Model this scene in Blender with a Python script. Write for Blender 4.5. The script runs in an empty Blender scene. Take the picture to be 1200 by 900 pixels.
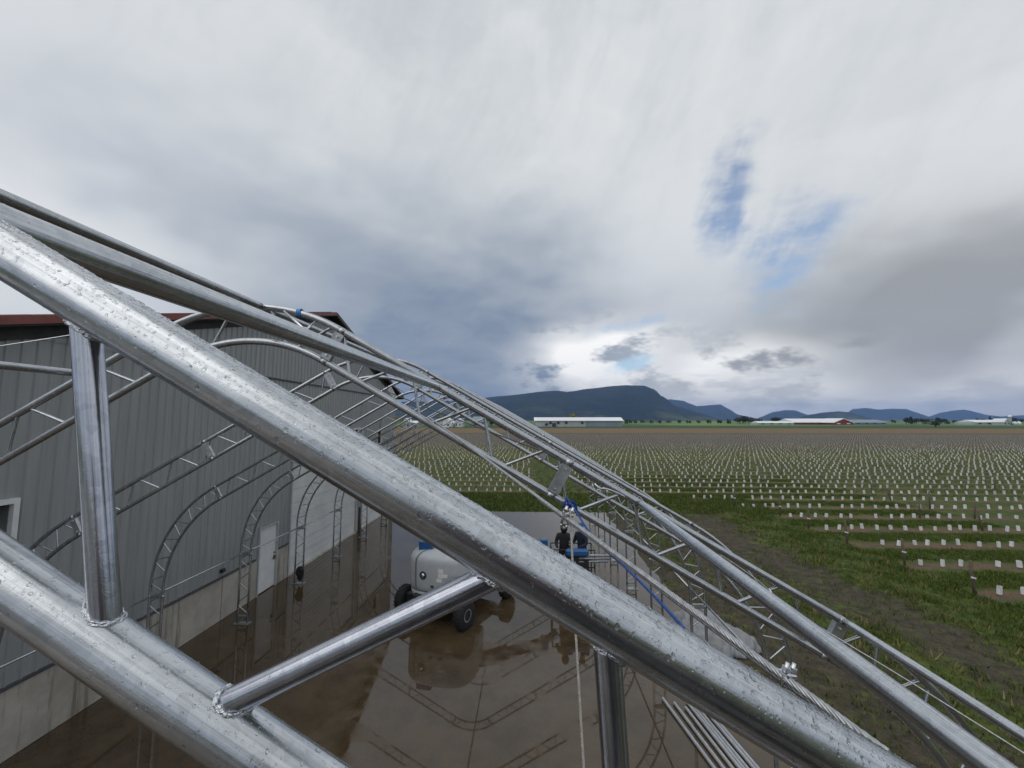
import bpy, math, random
import numpy as np
from mathutils import Vector, Matrix

# ---------------------------------------------------------------- camera, world, sun, exposure
sc = bpy.context.scene
CAMH = 5.7845
PITCH, YAW, FPX = 0.0877, 0.0402, 479.8          # focal length in pixels of a 1200 px wide frame
cam_d = bpy.data.cameras.new('camera'); cam = bpy.data.objects.new('camera', cam_d)
sc.collection.objects.link(cam); sc.camera = cam
cam.location = (0, 0, CAMH); cam.rotation_euler = (math.pi/2 + PITCH, 0, YAW)
cam_d.sensor_width = 36; cam_d.lens = 36*FPX/1200
cam_d.clip_start = 0.02; cam_d.clip_end = 60000

def ray(u, v):
    a = (u-600)/FPX; b = (450-v)/FPX
    cp, sp = math.cos(PITCH), math.sin(PITCH)
    yr = cp-b*sp; hh = sp+b*cp
    c, s = math.cos(YAW), math.sin(YAW)
    return Vector((a*c-yr*s, a*s+yr*c, hh))
def at_y(u, v, Y):
    d = ray(u, v); return Vector((0, 0, CAMH)) + d*(Y/d.y)
def at_z(u, v, z=0.0):
    d = ray(u, v); return Vector((0, 0, CAMH)) + d*((z-CAMH)/d.z)
def azel(u, v):
    d = ray(u, v).normalized(); return math.atan2(d.x, d.y), math.asin(d.z)

SUN_EL, SUN_AZ = math.radians(48), math.radians(-125)   # azimuth measured from +Y towards +X
# ---- tiny node expression helper
class N:
    def __init__(s, nt): s.nt = nt
    def node(s, t, **kw):
        n = s.nt.nodes.new(t)
        for k, v in kw.items(): setattr(n, k, v)
        return n
    def put(s, sock, v):
        if isinstance(v, bpy.types.NodeSocket): s.nt.links.new(v, sock)
        elif v is not None: sock.default_value = v
    def m(s, op, a, b=None, c=None, clamp=False):
        n = s.node('ShaderNodeMath', operation=op, use_clamp=clamp)
        s.put(n.inputs[0], a)
        if b is not None: s.put(n.inputs[1], b)
        if c is not None: s.put(n.inputs[2], c)
        return n.outputs[0]
    def add(s, a, b): return s.m('ADD', a, b)
    def sub(s, a, b): return s.m('SUBTRACT', a, b)
    def mul(s, a, b): return s.m('MULTIPLY', a, b)
    def div(s, a, b): return s.m('DIVIDE', a, b)
    def sstep(s, x, lo, hi):
        n = s.node('ShaderNodeMapRange', interpolation_type='SMOOTHSTEP')
        s.put(n.inputs[0], x); s.put(n.inputs[1], lo); s.put(n.inputs[2], hi); s.put(n.inputs[3], 0.); s.put(n.inputs[4], 1.)
        return n.outputs[0]
    def lin(s, x, lo, hi, a=0., b=1.):
        n = s.node('ShaderNodeMapRange')
        s.put(n.inputs[0], x); s.put(n.inputs[1], lo); s.put(n.inputs[2], hi); s.put(n.inputs[3], a); s.put(n.inputs[4], b)
        return n.outputs[0]
    def mix(s, f, a, b, blend='MIX'):
        n = s.node('ShaderNodeMix', data_type='RGBA', blend_type=blend)
        s.put(n.inputs[0], f)
        for i, v in ((6, a), (7, b)):
            if isinstance(v, (tuple, list)) and len(v) == 3: v = (*v, 1.0)
            s.put(n.inputs[i], v)
        return n.outputs[2]
    def noise(s, vec=None, scale=1., detail=4., rough=.5, dist=0., out=0, lac=2.0):
        n = s.node('ShaderNodeTexNoise')
        if vec is not None: s.put(n.inputs['Vector'], vec)
        n.inputs['Scale'].default_value = scale; n.inputs['Detail'].default_value = detail
        n.inputs['Roughness'].default_value = rough; n.inputs['Distortion'].default_value = dist
        n.inputs['Lacunarity'].default_value = lac
        return n.outputs[out]
    def comb(s, x, y, z):
        n = s.node('ShaderNodeCombineXYZ')
        for i, v in enumerate((x, y, z)): s.put(n.inputs[i], v)
        return n.outputs[0]
    def sep(s, v):
        n = s.node('ShaderNodeSeparateXYZ'); s.put(n.inputs[0], v); return n.outputs
    def vmul(s, v, w):
        n = s.node('ShaderNodeVectorMath', operation='MULTIPLY'); s.put(n.inputs[0], v); s.put(n.inputs[1], w); return n.outputs[0]
    def vadd(s, v, w):
        n = s.node('ShaderNodeVectorMath', operation='ADD'); s.put(n.inputs[0], v); s.put(n.inputs[1], w); return n.outputs[0]

world = bpy.data.worlds.new('World'); sc.world = world; world.use_nodes = True
def build_world():
    nt = world.node_tree; nt.nodes.clear(); q = N(nt)
    out = q.node('ShaderNodeOutputWorld')
    sky = q.node('ShaderNodeTexSky', sky_type='NISHITA', sun_disc=False)
    sky.sun_elevation = SUN_EL; sky.sun_rotation = SUN_AZ; sky.air_density = 1.0; sky.dust_density = 0.6
    bg_sky = q.node('ShaderNodeBackground'); bg_sky.inputs[1].default_value = 0.15
    nt.links.new(sky.outputs[0], bg_sky.inputs[0])
    d = q.node('ShaderNodeTexCoord').outputs['Generated']
    x, y, z = q.sep(d)
    zc = q.m('MAXIMUM', z, 0.0)
    az = q.m('ARCTAN2', x, y)
    el = q.m('ARCSINE', q.m('MINIMUM', q.m('MAXIMUM', z, -1.), 1.))
    # cloud deck seen from below: project onto a layer
    den = q.add(zc, 0.16)
    pl = q.comb(q.div(x, den), q.div(y, den), 0.)
    wv = q.noise(q.vmul(d, (1., 1., 2.)), 3.0, 3., .58, out=1)
    wx, wy, wz = q.sep(wv)
    wa = q.sub(wx, .5); wb = q.sub(wy, .5)
    plw = q.vadd(pl, q.comb(q.mul(wa, 1.0), q.mul(wb, 1.0), 0.))
    nA = q.noise(plw, 0.75, 2., .5)             # large soft masses
    nB = q.noise(plw, 2.6, 4., .58)             # wisps
    nD = q.noise(q.vmul(d, (1., 1., 2.2)), 6.0, 4., .62)   # billows
    # diagonal wind-drawn streaks
    sr, cr = math.sin(1.05), math.cos(1.05)
    sA = q.add(q.mul(az, cr), q.mul(el, sr)); sB = q.sub(q.mul(el, cr), q.mul(az, sr))
    nS = q.noise(q.comb(q.m('MULTIPLY_ADD', wa, .5, q.mul(sA, 3.2)), q.m('MULTIPLY_ADD', wb, .9, q.mul(sB, 11.)), 0.), 1.0, 4., .6)
    def blob(u, v, su, sv, rot=0., wob=.35):
        # soft elongated cloud mass centred where pixel (u, v) looks; su, sv in radians
        a0, e0 = azel(u, v)
        da = q.m('MULTIPLY_ADD', wa, wob, q.sub(az, a0)); de = q.m('MULTIPLY_ADD', wb, wob*.7, q.sub(el, e0))
        c, s_ = math.cos(rot), math.sin(rot)
        p_ = q.m('MULTIPLY_ADD', da, c/su, q.mul(de, s_/su)); r_ = q.m('MULTIPLY_ADD', de, c/sv, q.mul(da, -s_/sv))
        return q.m('POWER', 2.718, q.mul(q.m('MULTIPLY_ADD', p_, p_, q.mul(r_, r_)), -1.))
    # base: pale grey overcast
    light = (0.765, 0.79, 0.80); mid = (0.56, 0.60, 0.635)
    t = q.sstep(q.add(q.mul(nA, .74), q.mul(nB, .26)), .32, .60)
    col = q.mix(t, mid, light)
    col = q.mix(q.mul(q.sstep(nS, .48, .72), .25), col, (0.84, 0.86, 0.87))
    col = q.mix(q.mul(q.sstep(nS, .50, .30), .25), col, (0.50, 0.54, 0.585))
    # brighter left side
    col = q.mix(q.mul(blob(-20, 150, .45, .30, 0., .5), .75), col, (0.93, 0.94, 0.95))
    col = q.mix(q.mul(blob(1080, 150, .35, .22, .3, .5), .35), col, (0.80, 0.815, 0.835))
    # rain mass, blue grey
    st = q.m('MINIMUM', q.add(q.add(blob(580, 395, .34, .20, .0, .34), q.mul(blob(330, 270, .50, .17, -.35, .6), .62)), q.mul(blob(460, 480, .5, .16, 0., .2), .70)), 1.)
    st = q.mul(st, q.lin(nB, .25, .75, .82, 1.08))
    col = q.mix(q.mul(st, .97), col, (0.235, 0.295, 0.390))
    # dark grey mass on the right
    rg = q.add(blob(1090, 350, .35, .12, .10, .34), q.mul(blob(940, 425, .26, .06, .2, .25), .8))
    col = q.mix(q.mul(q.m('MINIMUM', rg, 1.), .88), col, (0.335, 0.345, 0.355))
    # lit cloud between
    col = q.mix(q.mul(blob(770, 310, .17, .15, .6, .4), .6), col, (0.74, 0.77, 0.81))
    # cumulus bank over the hills
    cu = q.add(q.add(blob(690, 425, .15, .060, .1, .24), q.mul(blob(850, 438, .17, .055, .1, .22), .75)), q.mul(blob(1080, 466, .30, .035, 0., .14), .8))
    cu = q.mul(q.m('MINIMUM', q.mul(cu, 1.3), 1.), q.sstep(nD, .36, .50))
    col = q.mix(q.mul(cu, .97), col, (1.18, 1.17, 1.14))
    shade = q.mul(blob(840, 470, .55, .05, 0., .12), q.sstep(q.noise(q.vmul(d, (1., 1., 3.2)), 11., 3., .6), .50, .60))
    col = q.mix(q.mul(shade, .6), col, (0.50, 0.55, 0.63))
    col = q.mix(q.mul(q.sstep(el, .13, .01), q.mul(q.sstep(az, .0, .35), .6)), col, (1.0, .97, .90))
    bg_cl = q.node('ShaderNodeBackground'); nt.links.new(col, bg_cl.inputs[0]); bg_cl.inputs[1].default_value = 1.0
    # gaps of open sky
    hole = q.add(q.add(blob(866, 228, .075, .15, -.45, .26), blob(928, 296, .080, .13, -.60, .28)),
                 q.add(blob(735, 384, .13, .020, .16, .07), blob(735, 428, .09, .018, .22, .07)))
    hole = q.mul(hole, q.lin(q.add(q.mul(nS, .45), q.mul(nD, .55)), .36, .62, 1.30, .30))
    hm = q.mul(q.sstep(hole, .22, 1.05), .85)
    ms = q.node('ShaderNodeMixShader')
    nt.links.new(hm, ms.inputs[0]); nt.links.new(bg_cl.outputs[0], ms.inputs[1]); nt.links.new(bg_sky.outputs[0], ms.inputs[2])
    nt.links.new(ms.outputs[0], out.inputs[0])
    world.cycles.sampling_method = 'MANUAL'; world.cycles.sample_map_resolution = 256
build_world()

sun_d = bpy.data.lights.new('sun', 'SUN'); sun = bpy.data.objects.new('sun', sun_d); sc.collection.objects.link(sun)
sun_d.energy = 0.8; sun_d.angle = math.radians(60); sun_d.color = (1.0, .965, .92)
sd = Vector((math.sin(SUN_AZ)*math.cos(SUN_EL), math.cos(SUN_AZ)*math.cos(SUN_EL), math.sin(SUN_EL)))
sun.rotation_euler = (-sd).to_track_quat('-Z', 'Y').to_euler(); sun.location = (0, -20, 60)

sc.view_settings.view_transform = 'Standard'; sc.view_settings.look = 'None'
sc.view_settings.gamma = 1.0; sc.view_settings.exposure = -0.03; sc.view_settings.use_curve_mapping = False
sc.render.engine = 'CYCLES'
cy = sc.cycles
cy.use_denoising = True
try: cy.denoiser = 'OPENIMAGEDENOISE'
except Exception: pass
cy.max_bounces = 8; cy.diffuse_bounces = 3; cy.glossy_bounces = 4; cy.transmission_bounces = 6; cy.volume_bounces = 0; cy.transparent_max_bounces = 8
cy.sample_clamp_indirect = 4.0; cy.use_adaptive_sampling = True; cy.adaptive_threshold = 0.01
cy.caustics_reflective = False; cy.caustics_refractive = False

rng = random.Random(11); nrg = np.random.default_rng(11)
COL = sc.collection
# ---------------------------------------------------------------- helpers
def tag(o, label=None, cat=None, group=None, kind=None):
    if label: o['label'] = label
    if cat: o['category'] = cat
    if group: o['group'] = group
    if kind: o['kind'] = kind
    return o
def empty(name, loc=(0, 0, 0), rz=0.0):
    o = bpy.data.objects.new(name, None); COL.objects.link(o); o.location = loc; o.rotation_euler = (0, 0, rz)
    o.empty_display_size = .2
    return o
def inst(name, mesh, parent=None, loc=(0, 0, 0), rot=(0, 0, 0), scale=None):
    o = bpy.data.objects.new(name, mesh); COL.objects.link(o); o.parent = parent; o.location = loc; o.rotation_euler = rot
    if scale: o.scale = scale
    return o
def copy_tree(o, parent=None):
    c = o.copy(); COL.objects.link(c); c.parent = parent
    for ch in list(o.children): copy_tree(ch, c)
    return c

class MB:
    """collects faces; build() links them as ONE mesh object"""
    def __init__(s): s.v = []; s.f = []; s.uv = []; s.sm = []
    def quad(s, pts, uv=None, smooth=False):
        b = len(s.v); s.v += [tuple(p) for p in pts]; s.f.append(tuple(range(b, b+len(pts))))
        s.uv.append(uv or [(p[0], p[1]) for p in pts]); s.sm.append(smooth)
    def box(s, c, size, rot=None, bevel=0.0):
        c = Vector(c); hx, hy, hz = (k/2 for k in size)
        R = rot if rot is not None else Matrix.Identity(3)
        if bevel <= 0:
            P = [c + R @ Vector((sx*hx, sy*hy, sz*hz)) for sz in (-1, 1) for sy in (-1, 1) for sx in (-1, 1)]
            b = len(s.v); s.v += [tuple(p) for p in P]
            F = ((0, 2, 3, 1), (4, 5, 7, 6), (0, 1, 5, 4), (2, 6, 7, 3), (0, 4, 6, 2), (1, 3, 7, 5))
        else:
            e = min(bevel, hx*.9, hy*.9, hz*.9); P = []; 
            b = len(s.v)
            rings = [(-hz, e), (-hz+e, 0), (hz-e, 0), (hz, e)]
            for zz, ins in rings:
                X, Y = hx-ins, hy-ins
                g = e if ins == 0 else e*.6
                for px, py in ((X-g, -Y), (X, -Y+g), (X, Y-g), (X-g, Y), (-X+g, Y), (-X, Y-g), (-X, -Y+g), (-X+g, -Y)):
                    P.append(c + R @ Vector((px, py, zz)))
            s.v += [tuple(p) for p in P]
            F = []
            for r in range(3):
                for k in range(8):
                    F.append((r*8+k, r*8+(k+1) % 8, r*8+8+(k+1) % 8, r*8+8+k))
            F.append(tuple(range(7, -1, -1))); F.append(tuple(range(24, 32)))
        for f in F:
            s.f.append(tuple(b+i for i in f)); s.uv.append([(s.v[b+i][0], s.v[b+i][2]) for i in f]); s.sm.append(False)
    def tube(s, path, r, n=12, caps=True, closed=False, smooth=True, rfun=None):
        path = [Vector(p) for p in path]; m = len(path)
        T = []
        for i in range(m):
            a = path[i-1] if (i > 0 or closed) else path[i]; bb = path[(i+1) % m] if (i < m-1 or closed) else path[i]
            t = bb-a; T.append(t.normalized() if t.length > 1e-9 else Vector((0, 0, 1)))
        up = Vector((0, 0, 1)) if abs(T[0].z) < .95 else Vector((0, 1, 0))
        u = T[0].cross(up).normalized(); b0 = len(s.v); L = 0.
        Ls = []
        for i in range(m):
            if i > 0: L += (path[i]-path[i-1]).length
            Ls.append(L)
            u = (u - T[i]*u.dot(T[i])).normalized(); w = T[i].cross(u)
            for k in range(n):
                a = 2*math.pi*k/n; rr = r if rfun is None else rfun(i/(m-1) if m > 1 else 0, a)*r
                s.v.append(tuple(path[i] + (u*math.cos(a) + w*math.sin(a))*rr))
        segs = m if closed else m-1
        for i in range(segs):
            j = (i+1) % m
            for k in range(n):
                k2 = (k+1) % n
                s.f.append((b0+i*n+k, b0+i*n+k2, b0+j*n+k2, b0+j*n+k))
                la, lb = Ls[i], (Ls[j] if j else L)
                s.uv.append([(la, k/n), (la, (k+1)/n), (lb, (k+1)/n), (lb, k/n)]); s.sm.append(smooth)
        if caps and not closed:
            s.f.append(tuple(b0+k for k in range(n-1, -1, -1))); s.uv.append([(0, 0)]*n); s.sm.append(False)
            s.f.append(tuple(b0+(m-1)*n+k for k in range(n))); s.uv.append([(0, 0)]*n); s.sm.append(False)
    def lathe(s, prof, n=24, M=None, smooth=True):
        M = M or Matrix.Identity(4); b0 = len(s.v); m = len(prof)
        for (r, z) in prof:
            for k in range(n):
                a = 2*math.pi*k/n; s.v.append(tuple(M @ Vector((r*math.cos(a), r*math.sin(a), z))))
        for i in range(m-1):
            for k in range(n):
                k2 = (k+1) % n
                s.f.append((b0+i*n+k, b0+i*n+k2, b0+(i+1)*n+k2, b0+(i+1)*n+k)); s.uv.append([(0, 0)]*4); s.sm.append(smooth)
        s.f.append(tuple(b0+k for k in range(n-1, -1, -1))); s.uv.append([(0, 0)]*n); s.sm.append(False)
        s.f.append(tuple(b0+(m-1)*n+k for k in range(n))); s.uv.append([(0, 0)]*n); s.sm.append(False)
    def mesh(s, name, mat):
        me = bpy.data.meshes.new(name); me.from_pydata(s.v, [], s.f)
        uvl = me.uv_layers.new(name='UVMap')
        flat = [c for f in s.uv for p in f for c in p]
        uvl.data.foreach_set('uv', flat)
        me.polygons.foreach_set('use_smooth', s.sm)
        if mat is not None: me.materials.append(mat)
        me.update(); return me
    def build(s, name, mat, parent=None, loc=(0, 0, 0), rot=(0, 0, 0)):
        return inst(name, s.mesh(name, mat), parent, loc, rot)

def rotM(ax): return ax
def basis(xd, zd):
    x = Vector(xd).normalized(); z = Vector(zd).normalized(); y = z.cross(x).normalized(); z = x.cross(y)
    return Matrix((x, y, z)).transposed()
RZ = lambda a: Matrix.Rotation(a, 3, 'Z')

# ---------------------------------------------------------------- materials
def new_mat(name):
    m = bpy.data.materials.new(name); m.use_nodes = True
    nt = m.node_tree; q = N(nt); b = nt.nodes['Principled BSDF']
    return m, nt, q, b
def set_bump(q, b, h, strength=.2, dist=.01):
    n = q.node('ShaderNodeBump'); n.inputs['Strength'].default_value = strength; n.inputs['Distance'].default_value = dist
    q.put(n.inputs['Height'], h); q.nt.links.new(n.outputs[0], b.inputs['Normal'])
def plain(name, col, rough=.5, metal=0., var=.15, scale=6., bump=0., bscale=40., spec=.5, coat=0.):
    m, nt, q, b = new_mat(name)
    co = q.node('ShaderNodeTexCoord').outputs['Object']
    n = q.noise(co, scale, 5., .55)
    lo = tuple(c*(1-var) for c in col); hi = tuple(min(1, c*(1+var)) for c in col)
    q.put(b.inputs['Base Color'], q.mix(q.sstep(n, .3, .7), lo, hi))
    q.put(b.inputs['Roughness'], q.lin(q.noise(co, scale*2.3, 3.), .3, .7, max(.02, rough-.08), min(1, rough+.08)))
    b.inputs['Metallic'].default_value = metal; b.inputs['Specular IOR Level'].default_value = spec
    b.inputs['Coat Weight'].default_value = coat
    if bump: set_bump(q, b, q.noise(co, bscale, 4.), bump, .01)
    return m

def mat_galv(name, lo, hi, r0, r1, wet):
    m, nt, q, b = new_mat(name)
    uv = q.node('ShaderNodeTexCoord').outputs['UV']; u, v, _ = q.sep(uv)
    ob = q.node('ShaderNodeTexCoord').outputs['Object']
    streak = q.noise(q.comb(q.mul(u, 1.6), q.mul(v, 34.), 0.), 1.0, 5., .6)
    cloud = q.noise(ob, 9., 5., .6)
    spang = q.node('ShaderNodeTexVoronoi'); q.put(spang.inputs['Vector'], ob); spang.inputs['Scale'].default_value = 90.
    t = q.add(q.mul(streak, .68), q.add(q.mul(cloud, .24), q.mul(q.sep(spang.outputs['Color'])[0], .08)))
    q.put(b.inputs['Base Color'], q.mix(q.sstep(t, .34, .66), lo, hi))
    b.inputs['Metallic'].default_value = .93
    q.put(b.inputs['Roughness'], q.lin(q.add(q.mul(cloud, .35), q.mul(streak, .65)), .35, .65, r0, r1))
    b.inputs['Coat Weight'].default_value = wet; b.inputs['Coat Roughness'].default_value = .12; b.inputs['Coat IOR'].default_value = 1.33
    fine = q.noise(ob, 420., 2., .5)
    set_bump(q, b, q.add(q.mul(streak, .8), q.mul(fine, .35 if wet else .08)), .12 if wet else .05, .002)
    return m
M = {}
M['galv_wet'] = mat_galv('galvanised_wet', (.36, .38, .405), (.61, .635, .665), .17, .30, .25)
M['galv_web'] = mat_galv('galvanised_bright', (.30, .315, .36), (.55, .57, .63), .12, .24, .2)
M['galv'] = mat_galv('galvanised', (.30, .315, .34), (.54, .56, .59), .16, .30, .0)
M['galv_plate'] = plain('galvanised_plate', (.40, .415, .43), .42, .85, .18, 14., .08, 60.)
M['pipe'] = plain('pale_zinc_pipe', (.66, .68, .70), .38, .55, .1, 8.)
M['weld'] = plain('weld_bead', (.66, .68, .72), .22, 1., .2, 120., .5, 300.)
def mat_water():
    m, nt, q, b = new_mat('water_drop')
    b.inputs['Base Color'].default_value = (1, 1, 1, 1); b.inputs['Roughness'].default_value = 0.0
    b.inputs['IOR'].default_value = 1.33; b.inputs['Transmission Weight'].default_value = 1.0
    tr = q.node('ShaderNodeBsdfTransparent'); mx = q.node('ShaderNodeMixShader'); mx.inputs[0].default_value = .72
    nt.links.new(tr.outputs[0], mx.inputs[1]); nt.links.new(b.outputs[0], mx.inputs[2])
    nt.links.new(mx.outputs[0], nt.nodes['Material Output'].inputs['Surface'])
    return m
M['water'] = mat_water()
M['wire'] = plain('wire_rope_steel', (.44, .45, .47), .4, .9, .2, 80.)
M['bolt'] = plain('zinc_bolt', (.70, .71, .73), .25, 1., .12, 60.)

def mat_pad():
    m, nt, q, b = new_mat('wet_concrete')
    co = q.node('ShaderNodeTexCoord').outputs['Object']
    n1 = q.noise(co, .35, 6., .6); n2 = q.noise(co, 2.2, 6., .6); n3 = q.noise(co, 22., 4., .6)
    c = q.mix(q.sstep(q.add(q.mul(n1, .6), q.mul(n2, .4)), .36, .64), (.044, .030, .015), (.084, .058, .032))
    c = q.mix(q.mul(q.sstep(n3, .55, .7), .25), c, (.13, .115, .095))
    ox_, oy_, oz_ = q.sep(co)
    dry = q.mul(q.sstep(q.add(oy_, q.mul(n1, 8.)), 19., 25.), q.sstep(ox_, -4.5, -2.5))
    c = q.mix(q.mul(dry, .75), c, q.mix(n2, (.082, .070, .056), (.112, .096, .078)))
    q.put(b.inputs['Base Color'], c)
    wet = q.mul(q.sstep(q.add(q.mul(n1, .7), q.mul(n2, .3)), .62, .50), q.sub(1., q.mul(dry, .85)))     # 1 = standing water
    q.put(b.inputs['Roughness'], q.lin(wet, 0., 1., .26, .025))
    b.inputs['IOR'].default_value = 1.5; b.inputs['Specular IOR Level'].default_value = .52
    h = q.add(q.mul(n3, .10), q.mul(q.noise(co, 5., 3.), .25))
    bump = q.node('ShaderNodeBump'); bump.inputs['Distance'].default_value = .004
    q.put(bump.inputs['Strength'], q.lin(wet, 0., 1., .30, .035)); q.put(bump.inputs['Height'], h)
    nt.links.new(bump.outputs[0], b.inputs['Normal'])
    return m
M['pad'] = mat_pad()
ROW0, ROWS = 14.95, 2.78
def mat_ground():
    m, nt, q, b = new_mat('field_ground')
    P = q.node('ShaderNodeNewGeometry').outputs['Position']; x, y, z = q.sep(P)
    ga = q.node('ShaderNodeAttribute', attribute_name='grass').outputs['Fac']
    fa = q.node('ShaderNodeAttribute', attribute_name='crop').outputs['Fac']
    n0 = q.noise(P, .09, 5., .6); n1 = q.noise(P, .6, 6., .62); n2 = q.noise(P, 3.5, 6., .65); n3 = q.noise(P, 18., 4., .65)
    grass = q.mix(q.sstep(n2, .35, .68), (.034, .056, .009), (.084, .112, .019))
    grass = q.mix(q.mul(q.sstep(n1, .52, .72), .55), grass, (.145, .140, .040))
    mud = q.mix(q.sstep(q.add(q.mul(n2, .6), q.mul(n3, .4)), .36, .64), (.040, .034, .022), (.092, .076, .050))
    gm = q.sstep(q.add(ga, q.mul(q.sub(q.add(q.mul(n1, .5), q.mul(n2, .5)), .5), 2.6)), .36, .64)
    near = q.mix(gm, mud, grass)
    # crop rows: bare mulched strip on every row
    ph = q.m('FRACT', q.add(q.div(q.sub(y, ROW0), ROWS), 100.5))
    dr = q.mul(q.m('ABSOLUTE', q.sub(ph, .5)), ROWS)
    strip = q.sstep(q.add(dr, q.mul(q.sub(q.add(q.mul(n2, .6), q.mul(n1, .4)), .5), 1.8)), .52, .16)
    soil = q.mix(q.sstep(n3, .35, .65), (.095, .062, .038), (.185, .120, .075))
    soil = q.mix(q.mul(q.sstep(n1, .45, .65), .6), soil, (.075, .062, .048))
    bet = q.mix(q.mul(q.sstep(y, 60., 120.), .75), grass, (.105, .082, .058))
    row = q.mix(q.mul(strip, q.sstep(y, 165., 90.)), bet, soil)
    row = q.mix(q.mul(q.sstep(y, 85., 130.), .8), row, q.mix(n1, (.075, .060, .052), (.120, .098, .080)))
    yel = q.mul(q.mul(q.sstep(y, 60., 66.), q.sstep(y, 80., 70.)), q.sstep(n1, .42, .6))
    row = q.mix(q.mul(yel, .65), row, (.17, .16, .028))
    c = q.mix(fa, near, row)
    # stubble, then pasture to the foot of the hills
    c = q.mix(q.sstep(q.add(y, q.mul(n0, 20.)), 190., 205.), c, q.mix(n0, (.145, .098, .045), (.19, .13, .062)))
    c = q.mix(q.sstep(q.add(y, q.mul(n0, 30.)), 300., 318.), c, q.mix(q.sstep(n0, .4, .6), (.028, .055, .014), (.045, .085, .022)))
    c = q.mix(q.sstep(q.add(y, q.mul(x, .06)), 430., 470.), c, q.mix(q.sstep(q.noise(P, .006, 3.), .40, .60), (.05, .10, .03), (.15, .23, .055)))
    q.put(b.inputs['Base Color'], c)
    b.inputs['Roughness'].default_value = .85; b.inputs['Specular IOR Level'].default_value = .25
    set_bump(q, b, q.add(q.mul(n2, .7), q.mul(n3, .3)), .9, .12)
    return m
M['ground'] = mat_ground()
def mat_leaf(name, lo, hi, attr=True):
    m, nt, q, b = new_mat(name)
    P = q.node('ShaderNodeNewGeometry')
    n = q.noise(P.outputs['Position'], 1.3, 4., .6)
    r = P.outputs['Random Per Island']
    q.put(b.inputs['Base Color'], q.mix(q.sstep(q.add(q.mul(n, .6), q.mul(r, .4)), .25, .75), lo, hi))
    b.inputs['Roughness'].default_value = .7; b.inputs['Specular IOR Level'].default_value = .25
    return m
M['grass'] = mat_leaf('grass_blade', (.042, .072, .011), (.115, .148, .026))
M['dry'] = mat_leaf('dry_grass', (.14, .115, .045), (.27, .22, .10))
M['tree_dark'] = mat_leaf('tree_leaf_dark', (.014, .024, .010), (.045, .062, .022))
M['tree_brown'] = mat_leaf('tree_leaf_brown', (.045, .038, .022), (.085, .07, .04))
M['tree_yellow'] = mat_leaf('tree_leaf_spring', (.16, .17, .03), (.32, .32, .07))
M['bark'] = plain('bark', (.06, .045, .035), .9, 0., .3, 20., .5)
def mat_guards():
    m, nt, q, b = new_mat('far_carton'); P = q.node('ShaderNodeNewGeometry'); x, y, z = q.sep(P.outputs['Position'])
    n = P.outputs['Random Per Island']
    c = q.mix(q.sstep(q.add(y, q.mul(n, 50.)), 75., 130.), (.62, .63, .63), (.30, .285, .245)); q.put(b.inputs['Base Color'], c); b.inputs['Roughness'].default_value = .7  # guards turn from white to dull tan with distance
    return m
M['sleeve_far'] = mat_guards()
M['sleeve'] = plain('white_carton', (.70, .71, .72), .55, 0., .08, 30.)
M['wood'] = plain('weathered_post', (.11, .085, .06), .85, 0., .3, 18., .5)
def mat_siding():
    m, nt, q, b = new_mat('grey_painted_siding')
    co = q.node('ShaderNodeTexCoord').outputs['Object']; x, y, z = q.sep(co)
    n = q.noise(q.comb(x, q.mul(y, 2.5), q.mul(z, .25)), 1.6, 5., .6)
    n2 = q.noise(q.comb(x, q.mul(y, 30.), q.mul(z, .6)), 1., 4., .6)
    c = q.mix(q.sstep(q.add(q.mul(n, .6), q.mul(n2, .4)), .33, .67), (.255, .270, .278), (.315, .330, .336))
    c = q.mix(q.mul(q.sstep(z, 2.4, 1.2), q.mul(q.sstep(n2, .4, .7), .4)), c, (.16, .15, .13))
    q.put(b.inputs['Base Color'], c); b.inputs['Roughness'].default_value = .42; b.inputs['Specular IOR Level'].default_value = .45
    return m
M['siding'] = mat_siding()
def mat_stem():
    m, nt, q, b = new_mat('concrete_base')
    co = q.node('ShaderNodeTexCoord').outputs['Object']; x, y, z = q.sep(co)
    n = q.noise(co, 1.2, 6., .65); dr = q.noise(q.comb(x, q.mul(y, 4.), q.mul(z, .35)), 1.5, 5., .6)
    c = q.mix(q.sstep(n, .3, .7), (.30, .28, .245), (.43, .405, .365))
    c = q.mix(q.mul(q.sstep(dr, .52, .66), .7), c, (.13, .11, .075))
    q.put(b.inputs['Base Color'], c); b.inputs['Roughness'].default_value = .85
    set_bump(q, b, q.noise(co, 25., 5.), .25, .01)
    return m
M['stem'] = mat_stem()
M['white'] = plain('white_paint', (.66, .67, .68), .45, 0., .06, 3.)
M['door_white'] = plain('white_door_panel', (.60, .615, .62), .4, 0., .07, 1.2)
M['trim'] = plain('light_grey_trim', (.40, .41, .42), .5, 0., .1, 5.)
M['dark_trim'] = plain('dark_trim', (.06, .063, .067), .6, 0., .15, 5.)
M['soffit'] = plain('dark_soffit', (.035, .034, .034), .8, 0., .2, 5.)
M['red'] = plain('red_brown_flashing', (.19, .052, .042), .5, 0., .15, 4.)
M['dark_brown'] = plain('dark_brown_flashing', (.055, .028, .026), .5, 0., .15, 4.)
M['glass'] = plain('window_pane', (.03, .035, .04), .08, 0., .1, 3.)
M['louvre'] = plain('grey_interior_board', (.17, .18, .18), .6, 0., .15, 3.)
M['brown'] = plain('brown_blind', (.20, .105, .045), .7, 0., .2, 5.)
M['blue'] = plain('machine_blue', (.018, .095, .26), .35, 0., .12, 6., coat=.3)
M['hood'] = plain('grey_hood', (.43, .455, .48), .42, 0., .06, 3., coat=.15)
M['hood_low'] = plain('grey_skirt', (.40, .42, .44), .5, 0., .08, 4.)
M['hood_text'] = plain('faded_lettering', (.38, .40, .425), .5, 0., .03, 4.)
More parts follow.
